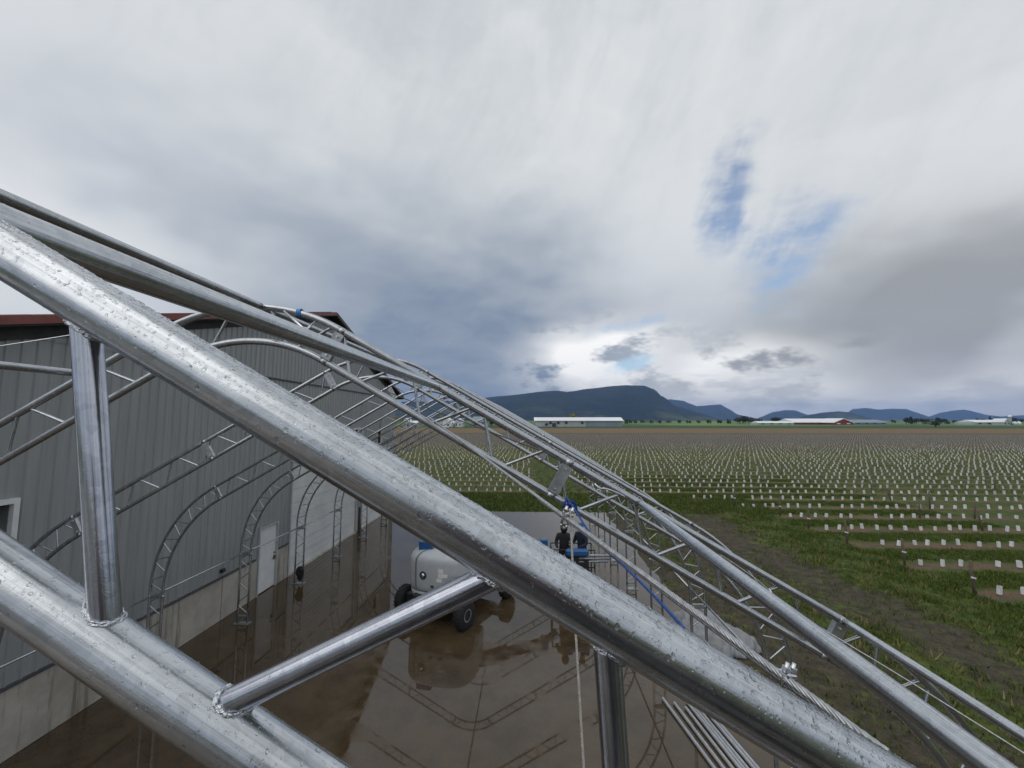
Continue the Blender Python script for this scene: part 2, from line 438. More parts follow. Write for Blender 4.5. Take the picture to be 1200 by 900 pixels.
M['black'] = plain('black_rubber', (.014, .014, .015), .75, 0., .25, 14., .3)
M['blackm'] = plain('black_steel', (.018, .018, .02), .45, 0., .2, 8.)
M['chrome'] = plain('chrome', (.6, .65, .72), .1, 1., .08, 9.)
M['sticker'] = plain('sticker_white', (.76, .76, .73), .5, 0., .03, 9.)
M['jacket'] = plain('black_jacket', (.012, .012, .016), .8, 0., .3, 12., .4, 30.)
M['navy'] = plain('navy_jacket', (.012, .02, .045), .8, 0., .3, 12., .4, 30.)
M['cap_blue'] = plain('blue_cap', (.02, .09, .26), .7, 0., .15, 12.)
M['tarp'] = plain('grey_tarp', (.24, .245, .255), .55, 0., .14, 3., .4, 12.)
M['rope_blue'] = plain('blue_rope', (.012, .07, .30), .7, 0., .25, 60., .5, 200.)
M['tape'] = plain('blue_tape', (.10, .33, .70), .5, 0., .2, 60.)
M['rope_white'] = plain('white_rope', (.60, .58, .54), .8, 0., .15, 60., .5, 200.)
M['cable_dark'] = plain('dark_cable', (.09, .095, .105), .5, .5, .2, 30.)
M['roof_white'] = plain('white_metal_roof', (.78, .80, .82), .4, 0., .05, .05)
M['wall_grey'] = plain('grey_blue_metal_wall', (.22, .27, .32), .6, 0., .1, .08)
M['wall_pale'] = plain('pale_metal_wall', (.42, .44, .45), .6, 0., .1, .08)
M['wall_red'] = plain('barn_red_wall', (.26, .030, .032), .6, 0., .12, .1)
M['wall_dark'] = plain('dark_opening', (.05, .055, .06), .8, 0., .2, .2)
def mat_hill(name, lo, hi, top):
    m, nt, q, b = new_mat(name)
    P = q.node('ShaderNodeNewGeometry').outputs['Position']; x, y, z = q.sep(P)
    n = q.noise(P, .0022, 7., .62); n2 = q.noise(P, .012, 5., .65)
    c = q.mix(q.sstep(q.add(q.mul(n, .6), q.mul(n2, .4)), .36, .64), lo, hi)
    c = q.mix(q.mul(q.sstep(z, 150., 20.), q.mul(q.sstep(n, .50, .60), top)), c, (.10, .12, .04))
    q.put(b.inputs['Base Color'], c); b.inputs['Roughness'].default_value = .95; b.inputs['Specular IOR Level'].default_value = .1
    set_bump(q, b, n2, 1., 40.)
    return m
M['hill'] = mat_hill('forest_hill', (.009, .015, .010), (.030, .040, .020), .8)
M['hill_far'] = mat_hill('far_forest', (.012, .018, .016), (.030, .036, .028), .2)

# ---------------------------------------------------------------- setting: ground, pad, hills
XC, HAP, TH, DXS, DXH, DXL, DEP = -2.338, .9523+CAMH, .5209, .773, 4.7088, 6.0016, .2924
Y1, BAY = .4317, 2.8739
PADX0, PADX1, PADY1 = -45., 4.75, 26.5

def grass_at(x, y):
    """0 = bare mud, 1 = dense grass (off the pad, outside the crop)"""
    g = .62
    g -= .40*math.exp(-((x-(11.0+.8*math.sin(y*.22)))/1.35)**2)*(1 if y < 26 else math.exp(-(y-26)**2/6))
    g -= .34*math.exp(-((x-7.4-.6*math.sin(y*.31+1))/1.3)**2)*(1 if y < 24 else math.exp(-(y-24)**2/4))
    g -= .30*math.exp(-((x-5.2)/.9)**2)
    g += .45*math.exp(-((x-13.9)/1.5)**2)
    g += .40*math.exp(-((y-29.3)/2.2)**2)
    return max(0., min(1., g))
def field_edge(y):
    """x where the crop starts on the near side"""
    if y < 27: return 15.1
    if y < 34: return 15.1-(y-27)*.75
    return -400.
def in_crop(x, y):
    if y > 190: return 0.
    if y < ROW0-1.2: return 0.
    if y > 33.2:
        if 0.6 < x < 4.6 and y < 76: return 0.
        return 1.
    return 1. if x > field_edge(y) else 0.

def build_ground():
    def lines(lo, hi, step, far_lo, far_hi, grow):
        L = list(np.arange(lo, hi+1e-6, step)); s = step; v = hi
        while v < far_hi: s *= grow; v += s; L.append(v)
        s = step; v = lo
        while v > far_lo: s *= grow; v -= s; L.insert(0, v)
        return np.array(L)
    X = lines(-14, 34, .45, -9000, 9000, 1.16); Y = lines(4, 42, .45, -2500, 9000, 1.16)
    gx, gy = np.meshgrid(X, Y); n, m_ = gx.shape
    gz = np.full_like(gx, -.07)
    near = (gx > PADX1+.3) & (gy > 3) & (gy < 60) & (gx < 60)
    bumps = .035*np.sin(gx*1.9+np.sin(gy*1.3)*1.5)*np.sin(gy*1.4+gx*.4)+.02*np.sin(gx*4.1+gy*2.3)
    gz = gz + np.where(near, bumps, 0.)
    vs = np.stack([gx, gy, gz], -1).reshape(-1, 3)
    idx = np.arange(n*m_).reshape(n, m_)
    f = np.stack([idx[:-1, :-1], idx[:-1, 1:], idx[1:, 1:], idx[1:, :-1]], -1).reshape(-1, 4)
    me = bpy.data.meshes.new('ground'); me.from_pydata(vs.tolist(), [], f.tolist())
    a = me.attributes.new('grass', 'FLOAT', 'POINT'); c = me.attributes.new('crop', 'FLOAT', 'POINT')
    a.data.foreach_set('value', [grass_at(p[0], p[1]) for p in vs]); c.data.foreach_set('value', [in_crop(p[0], p[1]) for p in vs])
    me.polygons.foreach_set('use_smooth', [True]*len(f)); me.materials.append(M['ground'])
    o = inst('ground', me); tag(o, 'muddy grass and crop field running to the horizon', 'ground', kind='structure')
build_ground()

def build_pad():
    m = MB(); 
    # slab with a slightly wandering right edge
    ys = np.linspace(-40, PADY1, 134)
    ed = [PADX1 + .05*math.sin(y*1.7) + .04*math.sin(y*4.3+1) for y in ys]
    for i in range(len(ys)-1):
        a, b = ys[i], ys[i+1]
        m.quad([(PADX0, a, 0), (ed[i], a, 0), (ed[i+1], b, 0), (PADX0, b, 0)])
        m.quad([(ed[i], a, 0), (ed[i]+.03, a, -.16), (ed[i+1]+.03, b, -.16), (ed[i+1], b, 0)])
    m.quad([(PADX0, PADY1, 0), (ed[-1], PADY1, 0), (ed[-1], PADY1, -.16), (PADX0, PADY1, -.16)])
    o = m.build('concrete_pad', M['pad']); tag(o, 'wet brown concrete pad mirroring the sky and the barn', 'pavement', kind='structure')
build_pad()

def ridge(name, pts, dist, depth, mat, label, seed, nx=140, ny=27):
    """a mountain whose crest follows the pixel outline pts, standing at the given distance"""
    r = np.random.default_rng(seed); us = np.array([p[0] for p in pts]); vs_ = np.array([p[1] for p in pts])
    U = np.linspace(us[0], us[-1], nx); V = np.interp(U, us, vs_)
    ph = r.uniform(0, 6.28, 12)
    verts = []
    for j in range(ny):
        t = j/(ny-1)            # 0 front foot .. crest at .62 .. back foot 1
        prof = math.sin(min(t/.62, 1)*math.pi/2)**1.25 if t <= .62 else math.cos((t-.62)/.38*math.pi/2)
        for i in range(nx):
            d = ray(U[i], V[i]); k = dist/d.y; crest = CAMH + d.z*k
            x = d.x*k; wig = sum(math.sin(U[i]*w*.06+ph[w]+t*3*w)/w for w in range(1, 9))
            hgt = max(crest, 2.)*prof*(1+.30*wig*(1-prof)*prof)
            verts.append((x*(1+(t-.62)*depth/dist) + wig*depth*.012, dist+(t-.62)*depth, hgt-3*(1-prof)))
    f = [(j*nx+i, j*nx+i+1, (j+1)*nx+i+1, (j+1)*nx+i) for j in range(ny-1) for i in range(nx-1)]
    me = bpy.data.meshes.new(name); me.from_pydata(verts, [], f); me.polygons.foreach_set('use_smooth', [True]*len(f)); me.materials.append(mat)
    tag(inst(name, me), label, 'hill', kind='structure')
ridge('hill', [(330, 486), (420, 474), (480, 471), (530, 470), (575, 466), (600, 463.5), (632, 459.5), (650, 458.5), (665, 460), (690, 456.5), (712, 453.5), (735, 452), (752, 453), (765, 457), (780, 466), (795, 475), (812, 482), (830, 488), (850, 493)], 4600, 2400, M['hill'], 'dark forested flat-topped hill behind the long grey barn', 1)
ridge('mountain', [(760, 470), (785, 468), (800, 470), (815, 476), (830, 475), (845, 474), (858, 480), (868, 486), (890, 492)], 8200, 2600, M['hill_far'], 'pale blue mountain right of the forested hill', 2)
ridge('mountain', [(890, 489), (905, 483), (920, 480.5), (930, 481), (942, 485), (955, 489), (965, 492)], 8000, 2000, M['hill_far'], 'small rounded blue mountain above the white roofs', 3)
ridge('hill', [(935, 491), (950, 486), (965, 483.5), (980, 482), (995, 483.5), (1008, 487), (1022, 491)], 5200, 1500, M['hill'], 'dark low hill behind the red ended barn', 4)
ridge('mountain', [(985, 488), (1000, 479.5), (1015, 478), (1032, 480), (1045, 479), (1060, 479.5), (1075, 484), (1090, 489), (1100, 492)], 9000, 2400, M['hill_far'], 'wide blue mountain right of the dark low hill', 5)
ridge('mountain', [(1085, 490), (1100, 484), (1115, 481), (1128, 480), (1142, 482), (1155, 486), (1175, 488), (1210, 486), (1290, 484), (1400, 489)], 9400, 2400, M['hill_far'], 'faint blue mountain at the right end of the horizon', 6)

# ---------------------------------------------------------------- barn
DW = 8.967                      # wall plane x = -DW
ROOF = [(1.0, 6.03), (17.75, 10.60), (28.0, 7.36)]   # fascia line (y, z)
def roof_z(y):
    for (a, za), (b, zb) in zip(ROOF, ROOF[1:]):
        if y <= b: return za + (zb-za)*(y-a)/(b-a)
    return ROOF[-1][1]
def build_barn():
    B = empty('metal_barn', (-DW, 14, 0)); tag(B, 'grey ribbed metal barn with red-brown roof edge and white doors', 'barn')
    ox = Vector((DW, -14, 0))   # children are written in world coordinates
    W0, W1 = 1.6, 27.17; RIB = .2286
    ops = [(13.60, 14.66, -.1, 2.20), (15.36, 21.36, -.1, 4.22), (21.95, 26.75, -.1, 4.22), (5.2, 6.97, 3.1, 4.43), (20.74, 21.84, 4.55, 5.36), (23.95, 24.72, 4.35, 5.15)]
    STEM = 1.2
    def loc(o): o.location = ox; return o
    n = int((W1-W0)/(RIB*4))+1
    for k in range(n):
        a = W0+k*RIB*4; b = min(a+RIB*4, W1)
        if b-a < .02: continue
        # profile breakpoints (y, proud)
        br = []
        for i in range(4):
            y0 = a+i*RIB
            br += [(y0, 0.), (y0+RIB-.062, 0.), (y0+RIB-.044, .026), (y0+RIB-.018, .026), (y0+RIB, 0.)]
        br = [p for p in br if p[0] <= b+1e-6]
        if br[-1][0] < b-1e-4: br.append((b, 0.))
        def prof(y):
            for (ya, pa), (yb, pb) in zip(br, br[1:]):
                if ya-1e-9 <= y <= yb+1e-9: return pa+(pb-pa)*(y-ya)/(yb-ya) if yb-ya > 1e-9 else pb
            return 0.
        ys = sorted(set([round(p[0], 5) for p in br] + [round(v, 5) for o in ops for v in o[:2] if a < v < b]))
        m = MB()
        for y0, y1 in zip(ys, ys[1:]):
            if y1-y0 < 1e-4: continue
            mid = (y0+y1)/2; iv = [(STEM, None)]
            for o in ops:
                if o[0] < mid < o[1]:
                    nv = []
                    for lo, hi in iv:
                        h2 = 99 if hi is None else hi
                        if o[2] > lo: nv.append((lo, min(h2, o[2])))
                        if o[3] < h2: nv.append((max(lo, o[3]), hi))
                    iv = nv
            for lo, hi in iv:
                za = roof_z(y0)-.18 if hi is None else hi; zb = roof_z(y1)-.18 if hi is None else hi
                # overlapped seam under the gable: upper sheet stands 12 mm proud above z = 7.25
                parts = [(lo, za, lo, zb, 0.)]
                if hi is None and min(za, zb) > 7.3: parts = [(lo, 7.25, lo, 7.25, 0.), (7.25, za, 7.25, zb, .014)]
                for (l0, t0, l1, t1, pr) in parts:
                    x0, x1 = -DW+prof(y0)+pr, -DW+prof(y1)+pr
                    m.quad([(x0, y0, l0), (x1, y1, l1), (x1, y1, t1), (x0, y0, t0)])
        loc(m.build('siding_panel', M['siding'], B))
    # flashing at the gable seam
    m = MB(); m.box((-DW+.035, (9.5+25.5)/2, 7.24), (.035, 16.0, .05)); loc(m.build('seam_flashing', M['dark_trim'], B))
    m = MB(); m.box((-DW+.02, (W0+13.5)/2, STEM+.02), (.09, 13.5-W0, .05)); loc(m.build('base_flashing', M['dark_trim'], B))
    m = MB(); m.box((-DW+.02, 15.0, STEM+.02), (.09, .6, .05)); loc(m.build('base_flashing', M['dark_trim'], B))
    # back shell so the barn is a real volume
    m = MB(); xb = -DW-14
    for y in (W0, W1):
        m.quad([(-DW-.01, y, 0), (xb, y, 0), (xb, y, roof_z(y)-.2), (-DW-.01, y, roof_z(y)-.2)])
    m.quad([(xb, W0, 0), (xb, W1, 0), (xb, W1, roof_z(W1)-.2), (xb, 17.75, 10.4), (xb, W0, roof_z(W0)-.2)])
    loc(m.build('side_wall', M['siding'], B))
    m = MB(); m.box((-DW-.62, (W0+W1)/2, 3.5), (.02, W1-W0-.1, 6.9)); loc(m.build('inner_lining', M['soffit'], B))
    # concrete stem wall in cast lengths with open joints
    cuts = [W0, 4.2, 6.9, 9.75, 12.05, 13.60]
    for a, b in list(zip(cuts, cuts[1:])) + [(14.66, 15.34), (21.38, 21.93), (26.78, W1)]:
        m = MB(); m.box((-DW-.03, (a+b)/2, STEM/2), (.14, b-a-.025, STEM), bevel=.012); loc(m.build('concrete_base', M['stem'], B))
    # roof with overhanging soffit and red fascia
    xf = -8.60
    for (a, za), (b, zb) in zip(ROOF, ROOF[1:]):
        m = MB(); t = .16
        for z0, flip in ((0, 0),):
            P = [(xf-.03, a, za), (xf-.03, b, zb), (xb-.4, b, zb), (xb-.4, a, za)]; Q = [(p[0], p[1], p[2]-t) for p in P]
            m.quad(P); m.quad(Q[::-1])
            for i in range(4): j = (i+1) % 4; m.quad([P[i], Q[i], Q[j], P[j]])
        r = loc(m.build('roof', M['soffit'], B))
        f = MB(); d = Vector((0, b-a, zb-za)); c = Vector((xf-.012, (a+b)/2, (za+zb)/2-.05))
        f.box(c, (d.length-.01, .03, .14), rot=basis(d, (0, -d.z, d.y)))
        fo = f.build('fascia', M['red'] if a < 5 else M['dark_brown'], r)
        s = MB(); ribn = int(d.length/.6)
        for i in range(ribn):
            p = Vector((0, a, za)) + Vector((0, d.y, d.z))*((i+.5)/ribn)
            s.box((( xf+xb)/2, p.y, p.z+.02), (xf-xb-.2, .05, .04))
        s.build('roof_rib', M['red'], r)
    # eave shade put in as a dark strip along the wall top
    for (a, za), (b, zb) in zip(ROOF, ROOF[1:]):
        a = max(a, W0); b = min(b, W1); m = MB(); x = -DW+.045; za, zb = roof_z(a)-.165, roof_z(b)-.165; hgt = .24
        m.quad([(x, a, za-hgt), (x, b, zb-hgt), (x, b, zb), (x, a, za)]); m.quad([(x, a, za-hgt), (x, b, zb-hgt), (-DW, b, zb-hgt), (-DW, a, za-hgt)]); loc(m.build('eave_shade_strip', M['soffit'], B))
    # personnel door
    D = empty('personnel_door'); D.parent = B; D.location = (0, -14, 0) and (.0, .13, 0)
    def dl(o): o.location = (DW, -14.13, 0); return o
    D.location = (0, .13, 0)
    m = MB(); m.box((-DW-.02, 14.13, 1.075), (.05, .93, 2.09), bevel=.008); dl(m.build('door_leaf', M['white'], D))
    m = MB()
    for y in (13.635, 14.625): m.box((-DW+.01, y, 1.09), (.10, .055, 2.18))
    m.box((-DW+.01, 14.13, 2.165), (.098, .93, .05)); dl(m.build('door_frame', M['trim'], D))
    m = MB(); m.box((-DW+.03, 14.50, 1.0), (.02, .05, .14)); m.tube([(-DW+.03, 14.5, 1.0), (-DW+.085, 14.5, 1.0), (-DW+.085, 14.40, 1.0)], .012, 8); m.tube([(-DW+.0, 14.5, 1.16), (-DW+.04, 14.5, 1.16)], .024, 10)
    dl(m.build('door_handle', M['blackm'], D))
    for z in (.25, 1.1, 1.9):
        m = MB(); m.box((-DW+.022, 13.675, z), (.04, .022, .11)); dl(m.build('hinge', M['trim'], D))
    # overhead doors, sections stacked
    for (a, b) in ((15.36, 21.36), (21.95, 26.75)):
        O = empty('overhead_door'); O.parent = B; O.location = (0, (a+b)/2-14, 0)
        def ol(o, a=a, b=b): o.location = (DW, -(a+b)/2, 0); return o
        ns = 8; hh = 4.12/ns
        for i in range(ns):
            m = MB(); z0 = .04+i*hh
            x = -DW-.02
            # each section has two shallow grooves
            zs = [z0+.004, z0+hh*.32, z0+hh*.34, z0+hh*.36, z0+hh*.66, z0+hh*.68, z0+hh*.70, z0+hh-.006]
            xs = [x, x, x-.012, x, x, x-.012, x, x]
            for k in range(7):
                m.quad([(xs[k], a+.07, zs[k]), (xs[k], b-.07, zs[k]), (xs[k+1], b-.07, zs[k+1]), (xs[k+1], a+.07, zs[k+1])])
            m.quad([(x, a+.07, zs[-1]), (x, b-.07, zs[-1]), (x-.04, b-.07, zs[-1]), (x-.04, a+.07, zs[-1])])
            ol(m.build('door_section', M['door_white'], O))
        m = MB()
        for y in (a+.03, b-.03): m.box((-DW+.012, y, 2.11), (.09, .075, 4.22))
        m.box((-DW+.012, (a+b)/2, 4.19), (.088, b-a-.14, .075)); ol(m.build('door_frame', M['trim'], O))
        m = MB(); m.box((-DW+.02, (a+b)/2, .02), (.12, b-a-.1, .04)); ol(m.build('threshold', M['stem'], O))
    # downpipe / guard post between the doors
    m = MB(); m.box((-DW+.12, 21.66, .62), (.13, .13, 1.24), bevel=.015); m.box((-DW+.12, 21.66, .015), (.26, .26, .03)); loc(m.build('guard_post', M['dark_trim'], B))
    # windows
    def window(a, b, z0, z1, fw, inner, paneM, split=None, deep=.18):
        Wd = empty('window'); Wd.parent = B; Wd.location = (0, (a+b)/2-14, 0)
        def wl(o): o.location = (DW, -(a+b)/2, 0); return o
        m = MB(); x = -DW+.03
        for y in (a+fw/2, b-fw/2): m.box((x, y, (z0+z1)/2), (.09, fw, z1-z0))
        for z in (z0+fw/2, z1-fw/2): m.box((x, (a+b)/2, z), (.088, b-a-2*fw, fw))
        wl(m.build('window_frame', M['white'], Wd))
        m = MB(); xi = -DW-deep      # reveal
        for y in (a+fw*.9, b-fw*.9): m.quad([(-DW, y, z0), (xi, y, z0), (xi, y, z1), (-DW, y, z1)])
        for z in (z0+fw*.9, z1-fw*.9): m.quad([(-DW, a, z), (xi, a, z), (xi, b, z), (-DW, b, z)])
        wl(m.build('reveal', inner, Wd))
        m = MB()
        if split: m.box((xi, (a+split)/2, (z0+z1)/2), (.02, split-a, z1-z0))
        else: m.box((xi, (a+b)/2, (z0+z1)/2), (.02, b-a, z1-z0))
        wl(m.build('pane', paneM, Wd))
        if split:
            m = MB(); m.box((xi+.03, (split+b)/2, (z0+z1)/2), (.02, b-split-fw, z1-z0-fw)); wl(m.build('blind', M['brown'], Wd))
    window(5.2, 6.97, 3.1, 4.43, .085, M['louvre'], M['louvre'], deep=.45)
    window(20.74, 21.84, 4.55, 5.36, .07, M['white'], M['glass'])
    window(23.95, 24.72, 4.35, 5.15, .04, M['dark_trim'], M['glass'], split=24.28)
    # small wall outlet above the base
    m = MB(); m.box((-DW+.06, 12.0, 1.42), (.09, .14, .10), bevel=.01); loc(m.build('wall_outlet', M['blackm'], B))
build_barn()

# ---------------------------------------------------------------- arch trusses
R1 = DXS/math.sin(TH); HS = HAP-R1+R1*math.cos(TH); HH = HS-(DXH-DXS)*math.tan(TH)
R2 = (DXL-DXH)/(1-math.sin(TH)); CX2, CY2 = DXH-R2*math.sin(TH), HH-R2*math.cos(TH)
LA = R1*TH; LB = LA+(DXH-DXS)/math.cos(TH); LC = LB+R2*(math.pi/2-TH); LD = LC+CY2
def P_at(s, off=0., side=1):
    """point and inward normal on the half arch, s measured from the apex along the outer chord"""
    if s < LA: a = s/R1; p = ((R1-off)*math.sin(a), HAP-R1+(R1-off)*math.cos(a)); n = (-math.sin(a), -math.cos(a))
    elif s < LB:
        d = s-LA; n = (-math.sin(TH), -math.cos(TH)); p = (DXS+d*math.cos(TH)+off*n[0], HS-d*math.sin(TH)+off*n[1])
    elif s < LC: a = TH+(s-LB)/R2; p = (CX2+(R2-off)*math.sin(a), CY2+(R2-off)*math.cos(a)); n = (-math.sin(a), -math.cos(a))
    else: p = (DXL-off, CY2-(s-LC)); n = (-1, 0)
    return Vector((side*p[0], 0, max(p[1], .012))), Vector((side*n[0], 0, n[1]))
def chord_path(off, step_a=.06, fine=None):
    S = list(np.linspace(0, LA, 12)) + list(np.linspace(LA, LB, 8))[1:] + list(np.linspace(LB, LC, 18))[1:] + [LC+CY2*.5, LD]
    if fine: S = sorted(set(S + list(np.linspace(LA+.01, LB-.01, fine))))
    R = [P_at(s, off, 1)[0] for s in S]; L = [Vector((-p.x, p.y, p.z)) for p in R[1:]][::-1]
    return L + R
RCH, RWEB = .0287, .0128
def web_list():
    W = []; s = .16; 
    while s < LD-.35:
        p = .68 if s < LB-.25 else (.46 if s < LC else .62)
        g = .10*p/.68; w = .24*p/.68
        W.append((s, s+w)); W.append((-(s+w+g), s+w+g+w))      # outer->inner, then inner->outer (flag by sign)
        s += p
    return W
WEBS = web_list()
GUSSETS = [LA+.02, LA+(2.66-DXS)/math.cos(TH), LB-.04, LC+.12]
def make_truss(y, near=False):
    T = empty('arch_truss', (XC, y, 0))
    nseg = 72 if near else 14
    cm = M['galv_wet'] if near else M['galv']
    for nm, off in (('outer_chord', 0.), ('inner_chord', DEP)):
        m = MB(); m.tube(chord_path(off, fine=None), RCH, nseg); m.build(nm, cm, T)
    for side in (-1, 1):
        for a, b in WEBS:
            if a >= 0: p0, p1 = P_at(a, 0., side)[0], P_at(b, DEP, side)[0]
            else: p0, p1 = P_at(-a, DEP, side)[0], P_at(b, 0., side)[0]
            if near and side == 1 and 1.35 < (p0.x+p1.x)/2 < 3.45 and p0.z > 3: continue
            m = MB(); m.tube([p0, p1], RWEB, 10, caps=False); m.build('web_bar', M['galv_web'] if near else M['galv'], T)
        for gi, s in enumerate(GUSSETS):
            if near and side == 1 and gi == 1: continue
            p, n = P_at(s, 0., side); c = p+n*(DEP/2); t = Vector((-n.z, 0, n.x))
            R = basis(t, n); m = MB()
            m.box(c+Vector((0, -.022, 0)), (.074, .007, DEP-.05), rot=R)
            for e in (-1, 1): m.box(c+t*(e*.0405)+Vector((0, -.004, 0)), (.007, .045, DEP-.052), rot=R)
            g = m.build('gusset_plate', M['galv_plate'], T)
            m = MB()
            for e in (-.3, .3):
                Mx = Matrix.Translation(c+n*(DEP*e)+Vector((0, -.024, 0))) @ Matrix.Rotation(math.pi/2, 4, 'X')
                m.lathe([(.012, 0), (.012, .010), (.006, .010), (.006, .018)], 6, Mx, smooth=False)
            m.build('bolt', M['bolt'], g)
            for off in (0., DEP):
                m = MB(); q_ = P_at(s, off, side)[0]; m.tube([q_-t*.03, q_+t*.03], RCH+.0018, nseg); m.build('splice_sleeve', cm, T)
        # foot
        xo = side*(DXL-DEP/2); m = MB()
        m.box((xo, 0, .008), (DEP+.14, .20, .014)); 
        for dx in (-.19, .19):
            for dy in (-.07, .07): m.lathe([(.014, .015), (.014, .03), (.007, .03), (.007, .055)], 6, Matrix.Translation((xo+dx*.95, dy, 0)), smooth=False)
        m.build('base_plate', M['galv_plate'], T)
        m = MB(); m.box((xo, 0, .20), (DEP-.06, .05, .05)); m.build('foot_strut', M['galv_plate'], T)
    return T

# nearest truss: its own webs, welds and rain drops
def on_plane(u, v, Y=Y1): return at_y(u, v, Y)
T1 = make_truss(Y1, near=True)
tag(T1, 'nearest arch truss, big wet galvanised tubes covered in rain drops', 'truss', 'arch trusses of the tunnel frame')
rdir = Vector((math.cos(TH), 0, -math.sin(TH))); rn = Vector((-math.sin(TH), 0, -math.cos(TH)))
P0 = Vector((XC+DXS, Y1, HS))
def rt(u, v): return (at_y(u, v, Y1)-P0).dot(rdir)
def raft(t, off): return P0+rdir*t+rn*off
def cyl_hit(o, d, off):
    """first hit of a line with the chord cylinder at offset off (nearest to o)"""
    c = raft(0, off); oc = o-c
    oc = oc-rdir*oc.dot(rdir); dd = d-rdir*d.dot(rdir)
    A = dd.dot(dd); Bq = oc.dot(dd); Cq = oc.dot(oc)-RCH**2; disc = Bq*Bq-A*Cq
    if disc < 0: return None
    return o+d*((-Bq-math.sqrt(disc))/A)
tA0, tA1 = rt(86, 372), rt(133, 748); tB0, tB1 = rt(245, 828), rt(604, 668); tC0 = rt(704, 730)
customs = [((tA0-.115)-.21, DEP, tA0-.115, 0.), (tA0, 0., tA1, DEP), (tB0, DEP, tB1, 0.), (tC0, 0., tC0+.19, DEP), (tC0+.19+.115, DEP, tC0+.5, 0.), (tC0+.61, 0., tC0+.80, DEP), (tC0+.92, DEP, tC0+1.12, 0.)]
for (ta, oa, tb, ob_) in customs:
    a, b = raft(ta, oa), raft(tb, ob_); m = MB(); d = (b-a).normalized()
    RW = .0135
    m.tube([a, a+(b-a)*.5, b], RW, 32, caps=False)
    o = m.build('web_bar', M['galv_web'], T1, loc=(-XC, -Y1, 0))
    up = d.cross(Vector((0, 1, 0))).normalized(); wv = d.cross(up)
    for (c, dd, off) in ((a, -d, oa), (b, d, ob_)):
        ring = []; mid = (a+b)/2; jr = random.Random(int(abs(ta)*1000)+int(off*10))
        for k in range(40):
            an = 2*math.pi*k/40; o2 = mid+(up*math.cos(an)+wv*math.sin(an))*(RW+.0012)
            h = cyl_hit(o2, dd, off)
            if h is not None: ring.append(h + (rn*(-1 if off else 1))*.0 + Vector([jr.uniform(-.0009, .0009) for _ in range(3)]))
        if len(ring) > 20:
            m = MB(); m.tube([p+Vector([jr.uniform(-.0005, .0005) for _ in range(3)])-dd*.0022 for p in ring], .0017, 8, closed=True, rfun=lambda i, an: .6+.6*(.5+.5*math.sin(i*31+an*2))); m.tube(ring, .0022, 8, closed=True, rfun=lambda i, an: .75+.55*(.5+.5*math.sin(i*47+an))*(.6+.4*math.sin(i*19)))
            m.build('weld_bead', M['weld'], o)

def scatter_drops(name, parent, loc, c0, ax, length, rad, count, r_lo, r_hi, ang_c, ang_s, seed, frac_big=.12, slide=.25):
    """flattened water beads on a straight tube; angle 0 = top of the tube"""
    r = random.Random(seed); ax = ax.normalized()
    up = Vector((0, 0, 1)); up = (up-ax*up.dot(ax)).normalized(); sd_ = ax.cross(up)
    V = []; F = []
    nr, ns = 3, 9
    for _ in range(count):
        t = r.uniform(0, length); an = r.gauss(ang_c, ang_s)
        n = up*math.cos(an)+sd_*math.sin(an); p = c0+ax*t+n*rad
        rr = r_lo*(r_hi/r_lo)**(r.random()**2.8)
        if r.random() > frac_big: rr = min(rr, r_lo+(r_hi-r_lo)*.42)
        tang = n.cross(ax); down = Vector((0, 0, -1)); down = down-n*down.dot(n)
        el_ = 1+r.random()*slide*(1.6 if down.length > .5 else .5)
        e1 = down.normalized() if down.length > .2 else ax; e2 = n.cross(e1)
        hgt = rr*r.uniform(.50, .72); b = len(V)
        rot = r.random()*6.28
        ir = [1+.12*r.uniform(-1, 1) for _ in range(ns)]
        for j in range(nr):
            ph = (j/nr)*math.pi/2
            for k in range(ns):
                a = 2*math.pi*k/ns+rot; q_ = rr*math.cos(ph)*ir[k]
                off1, off2 = q_*math.cos(a)*el_, q_*math.sin(a)
                # keep the rim on the curved tube
                dt = off1*e1.dot(tang)+off2*e2.dot(tang); sag = dt*dt/(2*rad)
                V.append(p+e1*off1+e2*off2+n*(hgt*math.sin(ph)-sag-.0002))
        V.append(p+n*hgt)
        for j in range(nr-1):
            for k in range(ns):
                k2 = (k+1) % ns; F.append((b+j*ns+k, b+j*ns+k2, b+(j+1)*ns+k2, b+(j+1)*ns+k))
        for k in range(ns): F.append((b+(nr-1)*ns+k, b+(nr-1)*ns+(k+1) % ns, b+nr*ns))
    me = bpy.data.meshes.new(name); me.from_pydata([tuple(v) for v in V], [], F)
    me.polygons.foreach_set('use_smooth', [True]*len(F)); me.materials.append(M['water'])
    o = inst(name, me, parent, loc); o['kind'] = 'stuff'; return o
L1 = (-XC, -Y1, 0)
tl = rt(-60, 250); tr = rt(1160, 950)
# side vector = ax x up points towards the camera for this tube, so positive angles face the camera
scatter_drops('rain_drops', T1, L1, raft(tl, 0), rdir, tr-tl, RCH, 5600, .0005, .0030, .30, .60, 1, .14)
scatter_drops('rain_drops', T1, L1, raft(tl, 0), rdir, tr-tl, RCH, 300, .0009, .0028, 1.45, .40, 2, .5, .5)
scatter_drops('rain_drops', T1, L1, raft(tl, 0), rdir, tr-tl, RCH, 70, .0010, .0022, math.pi, .25, 3, .3, .0)
tli = rt(-150, 560); tri = rt(450, 960)
scatter_drops('rain_drops', T1, L1, raft(tli, DEP), rdir, tri-tli, RCH, 1000, .0006, .0026, .45, .75, 4, .14, .5)
scatter_drops('rain_drops', T1, L1, raft(tli, DEP), rdir, tri-tli, RCH, 40, .0010, .002, math.pi, .3, 5, .3, 0.)
aB, bB = raft(tB0, DEP), raft(tB1, 0.)
